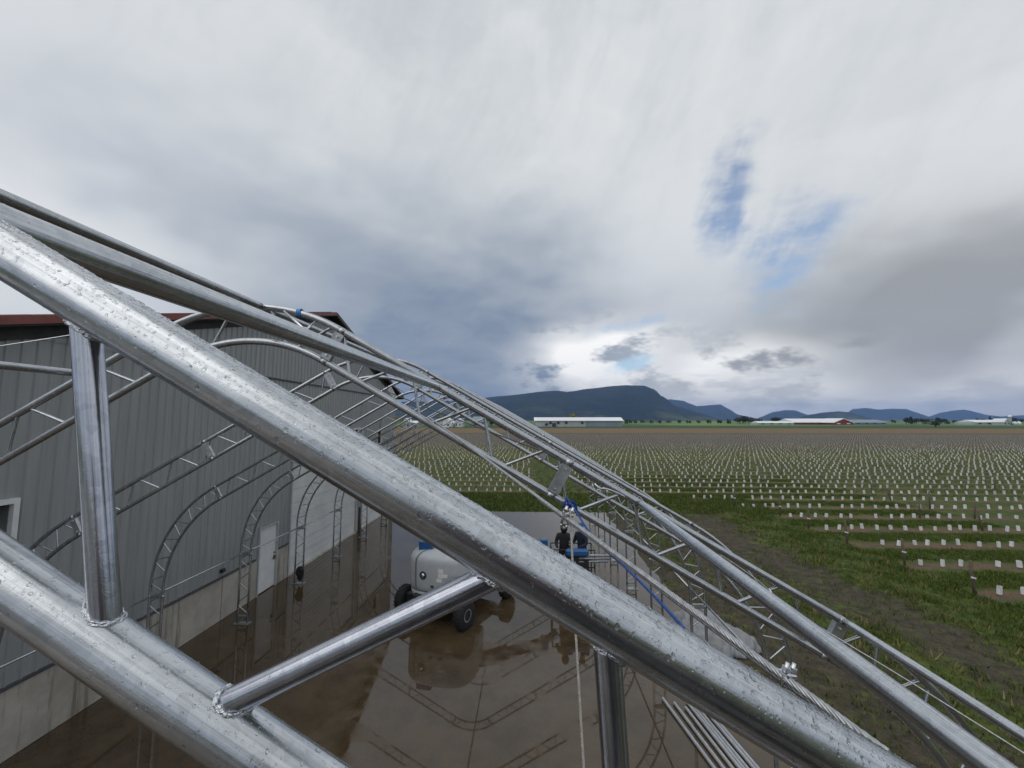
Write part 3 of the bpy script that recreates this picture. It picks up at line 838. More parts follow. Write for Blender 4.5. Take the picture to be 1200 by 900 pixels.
scatter_drops('rain_drops', T1, L1, aB+(bB-aB)*.12, bB-aB, (bB-aB).length*.76, .0135, 110, .0005, .0018, .2, .9, 6)

base_truss = make_truss(Y1+BAY)
ords = ['second', 'third', 'fourth', 'fifth', 'sixth', 'seventh', 'eighth', 'ninth']
trusses = [T1]
for k in range(1, 9):
    t = base_truss if k == 1 else copy_tree(base_truss)
    t.location = (XC, Y1+BAY*k, 0)
    extra = {1: ', carrying the purlin tubes', 3: '', 4: ', standing before the white personnel door', 5: ', with a black cloth on its left leg', 8: ', farthest, at the end of the pad'}.get(k, '')
    tag(t, 'galvanised arch truss, %s from the camera%s' % (ords[k-1], extra), 'truss', 'arch trusses of the tunnel frame')
    trusses.append(t)

# ---------------------------------------------------------------- purlins, ridge and girt tubes
def arch_pt(dx):
    s = abs(dx)
    lo, hi = 0., LC
    for _ in range(50):
        mid = (lo+hi)/2
        if P_at(mid)[0].x < s: lo = mid
        else: hi = mid
    p, n = P_at(lo); return Vector((XC+math.copysign(p.x, dx), 0, p.z)), Vector((math.copysign(n.x, dx) if n.x < 0 else 0, 0, n.z)), n
RP = .0290
def purlin(dx, y0, y1, label, n=20, mat=None, drop=.0):
    p, _, n_ = arch_pt(dx); nn = Vector(((-1 if dx > 0 else 1)*abs(n_.x), 0, n_.z))
    p = p+nn*(drop); a = Vector((p.x, y0+RCH+.012, p.z)); b = Vector((p.x, y1-RCH-.012, p.z))
    P = empty('purlin_tube', tuple(a)); tag(P, label, 'tube', 'purlin tubes between the trusses')
    m = MB(); v = b-a; m.tube([Vector((0, 0, 0)), v*.02, v*.5, v*.98, v], RP, n, rfun=lambda i, an: 1.0); m.build('tube', mat or M['galv_wet'], P)
    for e, sgn in ((Vector((0, 0, 0)), -1), (v, 1)):
        m = MB(); m.box(e+Vector((0, sgn*.008, 0)), (.05, .055, .012), rot=basis((abs(n_.z), 0, -math.copysign(abs(n_.x), dx)), (0, 0, 1))); m.build('end_lug', M['galv_plate'], P)
    return P, a, v
pb, pa, pv = purlin(1.60, Y1, Y1+BAY, 'wet purlin tube running from behind the nearest truss to the second truss'); 
scatter_drops('rain_drops', pb, (0, 0, 0), Vector((0, 0, 0)), pv, pv.length, RP, 900, .0008, .0026, 0., .7, 21)
pc, pa, pv = purlin(3.20, Y1, Y1+BAY, 'wet purlin tube in the lower right, thickest one beside the wire rope')
scatter_drops('rain_drops', pc, (0, 0, 0), Vector((0, 0, 0)), pv, pv.length, RP, 1300, .0008, .0028, 0., .7, 22)
pd, pa, pv = purlin(4.68, Y1, Y1+BAY, 'purlin tube at the right edge just inside the haunch bend')
scatter_drops('rain_drops', pd, (0, 0, 0), Vector((0, 0, 0)), pv, pv.length, RP, 500, .0008, .0024, 0., .7, 23)
purlin(.10, Y1, Y1+BAY, 'dark purlin tube along the ridge above the nearest truss', mat=M['galv'])
purlin(-1.40, Y1, Y1+BAY, 'purlin tube on the left slope in front of the grey barn wall', mat=M['galv'])
purlin(-3.0, Y1, Y1+BAY, 'purlin tube low on the left slope near the barn', mat=M['galv'])
for k in range(1, 8):
    purlin(.10, Y1+BAY*k, Y1+BAY*(k+1), 'ridge tube joining the %s and %s trusses' % (ords[k-1], ords[k]), 12, M['galv'])
def girt(side, z, lab):
    x = XC+side*(DXL-DEP-.03)*1.0
    for k in range(1, 8):
        a, b = Vector((x, Y1+BAY*k+.008, z)), Vector((x, Y1+BAY*(k+1)-.008, z))
        G = empty('girt_tube', tuple(a)); tag(G, lab % (ords[k-1], ords[k]), 'tube', 'girt tubes along the legs')
        m = MB(); m.tube([(0, 0, 0), tuple(b-a)], .021, 12); m.build('tube', M['galv'], G)
        m = MB(); m.box((-side*-.02, .0, 0), (.05, .05, .045)); m.build('clamp', M['galv_plate'], G)
girt(-1, 2.05, 'side rail tube along the barn between the %s and %s left legs')
girt(1, 2.30, 'side rail tube beside the grass between the %s and %s right legs')

# ---------------------------------------------------------------- ropes, wires and small fittings
def helix_rope(m, a, b, r, strands, pitch, rs, nseg=6, per=9):
    a, b = Vector(a), Vector(b); d = b-a; L = d.length; d.normalize()
    u = d.cross(Vector((0, 0, 1))).normalized(); w = d.cross(u); steps = max(8, int(L/pitch*per))
    for s in range(strands):
        path = []
        for i in range(steps+1):
            t = i/steps*L; an = 2*math.pi*(t/pitch+s/strands); path.append(a+d*t+(u*math.cos(an)+w*math.sin(an))*(r-rs))
        m.tube(path, rs, nseg)
W0, W1 = at_y(503, 489, Y1+BAY-.06), at_y(1042, 884, .55)
wd = (W1-W0); 
def wpt(u):    # point on the wire rope at pixel column u
    best = None
    for i in range(2001):
        p = W0+wd*(i/2000); d_ = p-Vector((0, 0, CAMH)); c, s = math.cos(YAW), math.sin(YAW)
        xr = d_.x*c+d_.y*s; yr = -d_.x*s+d_.y*c; dep_ = yr*math.cos(PITCH)+d_.z*math.sin(PITCH); px = 600+FPX*xr/dep_
        if best is None or abs(px-u) < best[0]: best = (abs(px-u), i/2000, p)
    return best[1], best[2]
WR = empty('wire_rope', tuple(W0)); tag(WR, 'doubled steel wire rope slanting down behind the nearest truss tube', 'wire rope')
m = MB(); helix_rope(m, (0, 0, 0), tuple(wd), .0060, 6, .062, .0026); m.build('rope_strand', M['wire'], WR)
tt, tp = wpt(628); offv = Vector((.0085, 0, -.0108))
m = MB(); helix_rope(m, tp-W0+offv, wd+offv, .0060, 6, .062, .0026); m.build('rope_tail', M['wire'], WR)
wdir = wd.normalized(); wside = wdir.cross(Vector((0, 1, 0))).normalized()
for u_, sc_ in ((662, 1.3), (918, .95)):
    _, p = wpt(u_); p = p-W0+offv*.5
    K = MB(); Rb = basis(wdir, wside if wside.z > 0 else -wside); up = Rb @ Vector((0, 0, 1)); sy = Rb @ Vector((0, 1, 0))
    K.box(p+up*.010*sc_, (.017*sc_, .024*sc_, .008*sc_), rot=Rb, bevel=.002)
    for e in (-1, 1):
        K.tube([p+sy*(e*.0085*sc_)-up*.014*sc_, p+sy*(e*.0085*sc_)+up*.028*sc_], .0030*sc_, 8)
        Mx = Matrix.Translation(p+sy*(e*.0085*sc_)+up*.015*sc_) @ Rb.to_4x4(); K.lathe([(.0065*sc_, 0), (.0065*sc_, .006*sc_)], 6, Mx, smooth=False)
    K.tube([p+sy*(.0085*sc_*math.cos(a))-up*(.014+.008*math.sin(a))*sc_ for a in np.linspace(0, math.pi, 9)], .0030*sc_, 8)
    K.build('rope_clamp', M['bolt'], WR)

def rope(name, pts, r, mat, label, cat, n=8, twist=None, group=None):
    base = Vector(pts[0]); m = MB()
    if twist:
        for a, b in zip(pts, pts[1:]): helix_rope(m, Vector(a)-base, Vector(b)-base, r, 3, twist, r*.55, 6, 7)
    else:
        P = [Vector(p)-base for p in pts]
        # smooth through the points
        Q = []
        for i in range(len(P)-1):
            p0, p1, p2, p3 = P[max(i-1, 0)], P[i], P[i+1], P[min(i+2, len(P)-1)]
            for t in np.linspace(0, 1, 9)[:-1]:
                Q.append(.5*((2*p1)+(p2-p0)*t+(2*p0-5*p1+4*p2-p3)*t*t+(3*p1-p0-3*p2+p3)*t**3))
        Q.append(P[-1]); m.tube(Q, r, n)
    o = m.build(name, mat, None, loc=tuple(base)); tag(o, label, cat, group); return o
Y2 = Y1+BAY
br = [at_y(664, 583, Y2-.06), at_y(676, 601, 3.0), at_y(697, 632, 2.6), at_y(735, 667, 2.2), at_y(770, 702, 1.9), at_y(803, 738, 1.65), at_y(850, 790, 1.45)]
rope('blue_rope', br, .0062, M['rope_blue'], 'blue rope hanging from the splice plate of the second truss', 'rope')
# blue lashing round the second truss inner chord and its plate
kn = MB(); kc, kn_ = arch_pt(2.80)[0], Vector((-math.sin(TH), 0, -math.cos(TH))); kc = Vector((kc.x, Y2, kc.z))+kn_*DEP
for i in range(4):
    c = kc+rdir*(-.035+.022*i)
    ring = [c+(kn_*math.cos(a)+Vector((0, 1, 0))*math.sin(a))*(RCH+.009)+rdir*(.01*math.sin(a+i)) for a in np.linspace(0, 2*math.pi, 17)[:-1]]
    kn.tube([p-kc for p in ring], .008, 6, closed=True)
kn.tube([Vector((0, -.04, .0)), Vector((.02, -.05, .05)), Vector((.05, -.03, .02)), Vector((.06, -.04, -.07))], .008, 6)
tag(kn.build('rope_lashing', M['rope_blue'], None, loc=tuple(kc)), 'blue rope knot wound round the second truss below its plate', 'rope')
_, cp = wpt(663)
rope('hanging_rope', [at_y(668, 596, cp.y), at_y(671, 660, cp.y-.02), at_y(675, 747, cp.y-.04), at_y(686, 930, cp.y-.06)], .0036, M['rope_white'], 'thin white rope hanging straight down from the wire rope clamp', 'rope', twist=.03)
wire = lambda pts, r, mat, lab: rope('guy_wire', pts, r, mat, lab, 'wire', 8, None, 'thin wires strung through the frame')
wire([at_y(446, 456, Y1+BAY*2-.1), at_y(545, 495, 4.6), at_y(648, 533, 3.5)], .007, M['cable_dark'], 'thin dark cable crossing below the ridge between second and third trusses')
wire([at_y(843, 649, Y2-.05), at_y(884, 677, 2.95), at_y(933, 717, 2.6), at_y(1060, 795, 2.2), at_y(1215, 892, 1.85)], .0032, M['wire'], 'bright thin wire sagging past the right purlins')
wire([at_y(901, 690, 2.8), at_y(915, 707, 2.72), at_y(932, 718, 2.6)], .0040, M['bolt'], 'short wire loop hooked on the bright sagging wire')
wire([at_y(-30, 410, 2.4), at_y(40, 399.5, 2.5), at_y(112, 388, 2.6)], .0038, M['bolt'], 'taut pale wire in front of the barn gable at the left')
# twisted tie wire near the second truss
wire([at_y(697, 567, Y2-.1), at_y(703, 572, Y2-.12), at_y(711, 573, Y2-.1), at_y(722, 577, Y2-.08), at_y(732, 582, Y2-.05)], .006, M['bolt'], 'bent tie wire below the top tube of the second truss')
# blue strap near the ridge of the second truss and cross braces below it
sp, _, _n = arch_pt(.42); m = MB()
for i in range(3):
    c = Vector((0, 0, 0))+Vector((.012*i-.012, 0, 0)); m.tube([c+Vector((0, math.cos(a), math.sin(a)))*(RCH+.006) for a in np.linspace(0, 2*math.pi, 15)[:-1]], .007, 6, closed=True)
tag(m.build('tape_wrap', M['tape'], None, loc=(sp.x, Y2, sp.z)), 'blue tape wrapped round the second truss near the ridge', 'tape')
for (a, b, lab) in (((333, 365, Y2-.08), (357, 386, Y2-.45), 'small diagonal brace under the blue tape near the ridge'), ((369, 377, Y2-.05), (355, 390, Y2-.40), 'short brace bar crossing the diagonal brace near the ridge')):
    A, Bp = at_y(*a), at_y(*b); m = MB(); m.tube([(0, 0, 0), tuple(Bp-A)], .009, 8); m.box(tuple(Bp-A), (.03, .03, .03)); tag(m.build('brace_bar', M['bolt'], None, loc=tuple(A)), lab, 'brace')
# black cloth tied to a left leg
def cloth():
    r = random.Random(5); m = MB(); x = XC-(DXL-DEP)-.02; y = Y1+BAY*5
    P = []
    for j in range(7):
        z = .95-.085*j; w = [.05, .11, .13, .12, .10, .07, .03][j]
        ring = [Vector((w*math.cos(a)*(1+.3*r.uniform(-1, 1))-.06, w*.6*math.sin(a)*(1+.3*r.uniform(-1, 1))-.05, z-.6)) for a in np.linspace(0, 2*math.pi, 11)[:-1]]
        P.append(ring)
    for j in range(6):
        for k in range(10): k2 = (k+1) % 10; m.quad([P[j][k], P[j][k2], P[j+1][k2], P[j+1][k]], smooth=True)
    tag(m.build('black_cloth', M['jacket'], None, loc=(x, y, .6-.35)), 'black cloth bundle tied to a left leg before the overhead door', 'cloth')
cloth()

# ---------------------------------------------------------------- boom lift with basket
def build_lift():
    L = empty('boom_lift', (-2.6, 12.75, 0)); tag(L, 'grey and blue boom lift standing on the wet pad', 'boom lift')
    ang = math.radians(-27)
    ch = lambda x, y, z: RZ(ang) @ Vector((x, y, z))
    Rc = RZ(ang)
    m = MB(); m.box(ch(0, .75, .55), (1.1, 3.0, .34), rot=Rc, bevel=.04); m.box(ch(0, -.42, .5), (1.9, .28, .26), rot=Rc, bevel=.03); m.box(ch(0, 1.95, .5), (1.9, .28, .26), rot=Rc, bevel=.03)
    m.build('chassis', M['blackm'], L)
    tm = MB(); prof = [(.19, -.13), (.36, -.135), (.415, -.11), (.425, -.04), (.425, .04), (.415, .11), (.36, .135), (.19, .13)]
    tm.lathe(prof, 36)
    for k in range(24):
        a = 2*math.pi*k/24
        for sx in (-1, 1): tm.box((.428*math.cos(a+sx*.06), .428*math.sin(a+sx*.06), sx*.06), (.03, .05, .11), rot=RZ(a))
    tyre = tm.mesh('tyre', M['black']); rm = MB(); rm.lathe([(.21, -.12), (.21, .13), (.16, .13), (.13, .06), (.07, .06), (.07, .12), (.0001, .12)], 20); rim = rm.mesh('rim', M['trim'])
    for sx in (-1, 1):
        for yy in (-.42, 1.95):
            w = empty('wheel'); w.parent = L; p = ch(sx*1.10, yy, .44); w.location = p
            w.rotation_euler = (0, math.pi/2*sx, 0) ; w.rotation_euler = (Matrix.Rotation(ang, 3, 'Z') @ Matrix.Rotation(sx*math.pi/2, 3, 'Y')).to_euler()
            w.scale = (.88, .88, .95); w.location.z = .376; inst('tyre', tyre, w); inst('rim', rim, w)
    # turntable
    hz = math.radians(-10); Rh = RZ(hz)
    m = MB(); m.lathe([(.62, .70), (.62, .80), (.55, .86)], 28, Matrix.Translation((.05, .55, 0))); m.build('turntable', M['blackm'], L)
    def hood_pt(t, k, z):        # t: -1 left edge .. 1 right edge round the bowed rear
        a = math.pi*(.5+.5*t)    # 0..pi
        n = 3.0; c, s = math.cos(a), math.sin(a)
        x = -1.06*k*math.copysign(abs(c)**(2/n), c)*-1; y = -.92*k*abs(s)**(2/n)
        return Rh @ Vector((-x, y+.35, z))
    levels = [(.80, .955), (.86, .985), (1.0, 1.0), (1.60, 1.0), (1.68, .985), (1.74, .955), (1.80, .90), (1.86, .80), (1.895, .66), (1.91, .5)]
    def shell(t0, t1, levels, name, mat, n=28, cap=True):
        m = MB(); g = []
        for (z, k) in levels: g.append([hood_pt(t0+(t1-t0)*i/n, k, z) for i in range(n+1)])
        for j in range(len(g)-1):
            for i in range(n): m.quad([g[j][i], g[j][i+1], g[j+1][i+1], g[j+1][i]], smooth=True)
        # returns into the body so the panels have thickness
        for i_ in (0, n):
            for j in range(len(g)-1):
                a, b = g[j][i_], g[j+1][i_]; c = Rh @ Vector((0, .35, 0)); ia = a+(Vector((c.x, c.y, a.z))-a)*.06; ib = b+(Vector((c.x, c.y, b.z))-b)*.06
                m.quad([a, b, ib, ia])
        if cap:
            top = g[-1]; zt = levels[-1][0]; cc = Rh @ Vector((0, .35, zt))
            for i in range(n): m.quad([top[i], top[i+1], cc+Vector((0, 0, .02))] , smooth=False)
        bot = g[0]; cc = Rh @ Vector((0, .35, levels[0][0]))
        for i in range(n): m.quad([bot[i+1], bot[i], cc])
        o = m.build(name, mat, L)
        # merge so smooth shading works
        import bmesh
        bm = bmesh.new(); bm.from_mesh(o.data); bmesh.ops.remove_doubles(bm, verts=bm.verts, dist=.0005); bm.to_mesh(o.data); bm.free()
        return o
    shell(-1.0, -.345, levels, 'side_cover', M['hood'], 16, cap=False)
    shell(-.318, 1.0, levels, 'rear_cover', M['hood'], 34)
    shell(-1., 1., [(.58, .90), (.64, .95), (.785, .965)], 'skirt', M['hood_low'], 40, cap=True)
    shell(-.40, -.26, [(z, k-.012) for z, k in levels], 'seam_gap', M['blackm'], 6, cap=False)
    m = MB(); m.box(Rh @ Vector((0, .80, 1.28)), (1.90, .80, 1.0), rot=Rh, bevel=.05); m.build('engine_body', M['hood'], L)
    m = MB(); m.box(Rh @ Vector((0, .1, 1.2)), (1.60, .66, .8), rot=Rh); m.build('inner_frame', M['blackm'], L)
    # round latch, stickers, lettering on the bowed rear
    def on_hood(t, z, k=1.0):
        p = hood_pt(t, k, z); q_ = hood_pt(t+.01, k, z); tx = (q_-p).normalized(); n_ = Vector((tx.y, -tx.x, 0))
        if n_.y > 0: n_ = -n_; tx = -tx
        return p, tx, n_
    if on_hood(0, 1.5)[1].x < 0: flip = -1
    else: flip = 1
    def tloc(u): return u
    p, tx, n_ = on_hood(-.15, 1.27); Rl = basis(tx, n_).to_4x4()
    m = MB(); m.lathe([(.115, -.02), (.115, .015), (.085, .02), (.08, .0), (.0001, .0)], 24, Matrix.Translation(p) @ Rl); m.build('latch_ring', M['dark_trim'], L)
    m = MB(); m.lathe([(.072, .0), (.06, .035), (.03, .05), (.0001, .052)], 20, Matrix.Translation(p) @ Rl); m.build('latch', M['chrome'], L)
    for (t, z, w, h) in ((.035, 1.425, .15, .115), (.035, 1.295, .155, .115), (.07, 1.30, .23, .10), (.02, 1.17, .155, .10)):
        p, tx, n_ = on_hood(t, z); m = MB(); m.box(p+n_*.006, (w, h, .004), rot=basis(tx, Vector((0, 0, 1)).cross(tx)*-1 if False else n_) @ Matrix.Identity(3)); m.build('sticker', M['sticker'], L)
    for t in (-.02, .04):
        p, tx, n_ = on_hood(t, .98); m = MB(); m.box(p+n_*.004, (.10, .07, .004), rot=basis(tx, n_)); m.build('warning_sticker', M['dark_trim'], L)
    cu = bpy.data.curves.new('lettering', 'FONT'); cu.body = 'genie'; cu.size = .30; cu.extrude = .004; cu.align_x = 'CENTER'; cu.shear = .15
    to = bpy.data.objects.new('lettering', cu); dg = bpy.context.evaluated_depsgraph_get(); COL.objects.link(to)
    me = bpy.data.meshes.new_from_object(to.evaluated_get(bpy.context.evaluated_depsgraph_get())); COL.objects.unlink(to); bpy.data.objects.remove(to)
    # wrap the letters round the bowed cover
    for v in me.vertices:
        t = .27+v.co.x*.55; pp, tx, nn_ = on_hood(t, 1.29+v.co.y-.10); v.co = pp+nn_*(.005+v.co.z)
    me.materials.clear(); me.materials.append(M['hood_text']); inst('lettering', me, L)
    # boom: pivot mast, telescoping sections towards the basket
    bx = Vector((1.45+2.6, 14.35-12.75, 0))
    p0 = Vector((-.35, .55, 1.98)); p1 = Vector((bx.x-.95, bx.y-.05, 1.55)); d = (p1-p0); dn = d.normalized()
    m = MB(); m.box(Rh @ Vector((-.50, .10, 1.92)), (.46, .6, .42), rot=Rh, bevel=.03); m.build('boom_pivot', M['blue'], L)
    m = MB(); m.box(p0+d*.33, (d.length*.66, .30, .34), rot=basis(dn, (0, 0, 1)), bevel=.02); m.build('boom', M['blue'], L)
    m = MB(); m.box(p0+d*.80, (d.length*.36, .22, .25), rot=basis(dn, (0, 0, 1)), bevel=.02); m.build('boom_extension', M['blue'], L)
    m = MB(); m.box(p1+Vector((.0, 0, .02)), (.26, .24, .42), bevel=.03); m.box(p1+Vector((.22, 0, -.20)), (.50, .14, .18), rot=Matrix.Rotation(.7, 3, 'Y'), bevel=.02); m.build('jib', M['blue'], L)
    m = MB(); m.tube([p0+d*.2+Vector((0, -.22, .1)), p0+d*.6+Vector((0, -.2, .06)), p1+Vector((-.1, -.18, .1))], .025, 8); m.build('hydraulic_hose', M['black'], L)
    # basket
    K = empty('basket'); K.parent = L; K.location = (bx.x, bx.y, .42)
    m = MB(); m.box((0, 0, .02), (1.45, .80, .04)); m.build('basket_floor', M['blackm'], K)
    m = MB()
    for z in (.55, 1.10):
        m.tube([(-.70, -.38, z), (.70, -.38, z), (.70, .38, z), (-.70, .38, z), (-.70, -.38, z)], .019, 8)
    for x in (-.70, 0., .70):
        for y in (-.38, .38): m.tube([(x, y, .04), (x, y, 1.10)], .019, 8)
    for z in (.2,): m.tube([(-.70, -.38, z), (.70, -.38, z), (.70, .38, z), (-.70, .38, z), (-.70, -.38, z)], .019, 8)
    m.build('guard_rail', M['blackm'], K)
    m = MB(); m.box((.12, -.46, 1.05), (.74, .24, .24), bevel=.06); m.build('control_console', M['blue'], K)
    m = MB(); m.box((.10, -.44, .55), (.80, .14, .72), bevel=.03); m.build('tool_tray', M['blackm'], K)
    m = MB(); m.box((.10, -.05, -.14), (.5, .4, .26), bevel=.03); m.build('basket_mount', M['blackm'], K)
build_lift()

# ---- people in the basket
def person(name, loc, rz, label, jacket, cap, arms, lean=0.):
    s = 1.0
    J = {'pel': (0, 0, .95), 'spi': (0, .01+lean*.3, 1.15), 'che': (0, .02+lean*.7, 1.36), 'nec': (0, lean, 1.50), 'hd0': (0, lean+.03, 1.60), 'hd1': (0, lean+.03, 1.74)}
    edges = [('pel', 'spi'), ('spi', 'che'), ('che', 'nec'), ('nec', 'hd0'), ('hd0', 'hd1')]
    rad = {'pel': (.165, .12), 'spi': (.16, .115), 'che': (.19, .13), 'nec': (.065, .065), 'hd0': (.080, .095), 'hd1': (.078, .088)}
    for sd_, a in ((-1, arms[0]), (1, arms[1])):
        k = 'L' if sd_ < 0 else 'R'
        J['sh'+k] = (sd_*.20, .01+lean*.85, 1.42); J['el'+k] = (sd_*.27+a[0][0], a[0][1], a[0][2]); J['wr'+k] = (sd_*.24+a[1][0], a[1][1], a[1][2]); J['ha'+k] = (sd_*.22+a[2][0], a[2][1], a[2][2])
        J['hi'+k] = (sd_*.10, 0, .88); J['kn'+k] = (sd_*.12, .03, .50); J['an'+k] = (sd_*.12, 0, .09); J['to'+k] = (sd_*.13, .16, .05)
        edges += [('che', 'sh'+k), ('sh'+k, 'el'+k), ('el'+k, 'wr'+k), ('wr'+k, 'ha'+k), ('pel', 'hi'+k), ('hi'+k, 'kn'+k), ('kn'+k, 'an'+k), ('an'+k, 'to'+k)]
        rad.update({'sh'+k: (.085, .085), 'el'+k: (.062, .062), 'wr'+k: (.045, .045), 'ha'+k: (.045, .03), 'hi'+k: (.105, .11), 'kn'+k: (.075, .075), 'an'+k: (.06, .06), 'to'+k: (.05, .045)})
    keys = list(J); me = bpy.data.meshes.new(name); me.from_pydata([J[k] for k in keys], [(keys.index(a), keys.index(b)) for a, b in edges], [])
    o = inst(name, me, None, loc, (0, 0, rz)); sk = o.modifiers.new('skin', 'SKIN'); sk.use_smooth_shade = True
    if not me.skin_vertices: me.skin_vertices.new()
    for i, k in enumerate(keys):
        me.skin_vertices[0].data[i].radius = rad[k]; me.skin_vertices[0].data[i].use_root = (k == 'pel')
    ss = o.modifiers.new('sub', 'SUBSURF'); ss.levels = 2; ss.render_levels = 2
    # colour by region of the body: jacket, trousers, boots, skin
    m, nt, q, b = new_mat(name+'_clothes'); co = q.node('ShaderNodeTexCoord').outputs['Object']; x, y, z = q.sep(co)
    n = q.noise(co, 14., 4.)
    c = q.mix(q.sstep(z, .955, .965), (.022, .023, .028), jacket); c = q.mix(q.sstep(z, .13, .11), c, (.05, .035, .02))
    c = q.mix(q.sstep(z, 1.525, 1.535), c, (.42, .24, .165)); c = q.mix(q.mul(n, .25), c, (.0, .0, .0)); q.put(b.inputs['Base Color'], c); b.inputs['Roughness'].default_value = .8
    set_bump(q, b, n, .4, .02); me.materials.append(m)
    hd = Vector((0, lean+.03, 1.66))
    if cap == 'cap':
        m = MB(); m.lathe([(.098, 0), (.10, .03), (.088, .08), (.05, .11), (.0001, .118)], 18, Matrix.Translation(hd+Vector((0, -.005, .045)))); m.box(hd+Vector((0, .12, .055)), (.13, .10, .012), bevel=.005); m.build('cap', M['cap_blue'], o)
    else:
        m = MB(); m.lathe([(.085, -.14), (.118, -.05), (.122, .02), (.105, .09), (.06, .125), (.0001, .135)], 16, Matrix.Translation(hd+Vector((0, -.02, 0)))); m.build('jacket_hood', M['jacket'], o)
    # simple face: nose, eyes
    m = MB(); m.box(hd+Vector((0, .115, -.005)), (.025, .03, .035), bevel=.008); m.build('nose', plain(name+'_skin', (.42, .24, .165), .6), o)
    m = MB()
    for e in (-.032, .032): m.lathe([(.011, -.005), (.011, .005)], 8, Matrix.Translation(hd+Vector((e, .098, .02))) @ Matrix.Rotation(math.pi/2, 4, 'X'))
    m.build('eyes', M['blackm'], o)
    tag(o, label, 'person'); return o
bz = .42+.04
fwd = [((-.0, .10, 1.18), (.02, .30, 1.12), (.04, .40, 1.12)), ((.0, .10, 1.18), (-.02, .30, 1.12), (-.04, .40, 1.12))]
person('person', (1.20, 14.42, bz), math.radians(170), 'person in black hooded jacket standing in the lift basket', (.013, .013, .017), 'hood', fwd, .04)
person('person', (1.83, 14.50, bz), math.radians(130), 'person in dark navy jacket and blue cap standing in the lift basket', (.012, .02, .042), 'cap', fwd, .06)

# ---- the lift the photographer stands in: behind the lens, mirrored dark in the nearest tubes
def photo_lift():
    F0 = CAMH-1.67
    L = empty('work_platform', (0, -.62, 0)); tag(L, 'raised lift platform mirrored darkly in the nearest wet tubes', 'boom lift')
    m = MB(); m.box((0, 0, F0-.03), (1.8, .90, .05)); m.build('platform_floor', M['blackm'], L)
    for z in (.12, .55, 1.10):
        m = MB(); m.tube([(-.88, -.43, F0+z), (.88, -.43, F0+z), (.88, .43, F0+z), (-.88, .43, F0+z)], .02, 8, closed=True, smooth=True); m.build('guard_rail', M['blackm'], L)
    for x in (-.88, -.3, .3, .88):
        for y in (-.43, .43):
            m = MB(); m.tube([(x, y, F0), (x, y, F0+1.09)], .018, 8); m.build('upright', M['blackm'], L)
    m = MB(); m.box((.45, .36, F0+.96), (.5, .16, .2), bevel=.04); m.build('control_console', M['blackm'], L)
    for sx in (-1, 1):
        m = MB(); m.box((sx*.6, .445, F0+.3), (.55, .012, .5)); m.build('kick_panel', M['blackm'], L)
    a = Vector((0, -.55, F0-.25)); b = Vector((-.4, -6.2, 1.9)); d = b-a
    m = MB(); m.box(a+Vector((0, .25, .08)), (.3, .7, .25), bevel=.03); m.build('jib', M['blackm'], L)
    m = MB(); m.box((a+b)/2, (d.length, .24, .28), rot=basis(d, (0, 0, 1)), bevel=.02); m.build('boom', M['blue'], L)
    m = MB(); m.box((-.4, -6.7, 1.35), (2.0, 1.7, 1.3), bevel=.2); m.build('engine_hood', M['hood'], L)
    m = MB(); m.box((-.4, -6.7, .55), (1.3, 2.9, .34), bevel=.04); m.build('chassis', M['blue'], L)
    for sx in (-1, 1):
        for y in (-7.8, -5.6):
            m = MB(); m.lathe([(.19, -.13), (.36, -.135), (.42, -.1), (.425, 0), (.42, .1), (.36, .135), (.19, .13)], 28, Matrix.Translation((-.4+sx*1.0, y, .425)) @ Matrix.Rotation(math.pi/2, 4, 'Y')); m.build('wheel', M['black'], L)
    hold = [((.02, .20, 1.30), (.06, .33, 1.50), (.10, .40, 1.60)), ((-.02, .20, 1.30), (-.06, .33, 1.50), (-.10, .40, 1.60))]
    person('person', (.0, -.45, F0), 0., 'person in dark red jacket mirrored faintly in the nearest wet tube', (.075, .012, .014), 'hood', hold, .0)
photo_lift()
# tubes resting on the basket rail
for i in range(3):
    a = Vector((1.62, 13.86-.0*i, 1.30-.105*i+.10)); m = MB(); m.tube([(0, 0, 0), (1.05-.05*i, .04*i, -.01)], .036, 14); m.tube([(-.001, 0, 0), (-.004, 0, 0)], .030, 14)
    tag(m.build('steel_tube', M['galv_plate'], None, loc=tuple(a)), 'short pale tube lying across the lift basket, %s of three' % ['top', 'middle', 'bottom'][i], 'tube', 'tubes carried by the lift basket')
# blue machine with black cover on the pad below the basket
def blue_unit():
    E_ = empty('compressor', (2.02, 14.02, 0)); tag(E_, 'small blue compressor with black top below the lift basket', 'compressor')
    m = MB(); m.box((0, 0, .28), (.78, .5, .42), bevel=.05); m.build('body', M['blue'], E_)
    m = MB(); m.lathe([(.26, .50), (.26, .60), (.20, .70), (.08, .75), (.0001, .755)], 20); m.build('motor_cover', M['black'], E_)
    for x in (-.3, .3):
        m = MB(); m.lathe([(.10, -.03), (.12, -.02), (.12, .02), (.10, .03)], 18, Matrix.Translation((x, -.28, .12)) @ Matrix.Rotation(math.pi/2, 4, 'X')); m.build('wheel', M['black'], E_)
blue_unit()

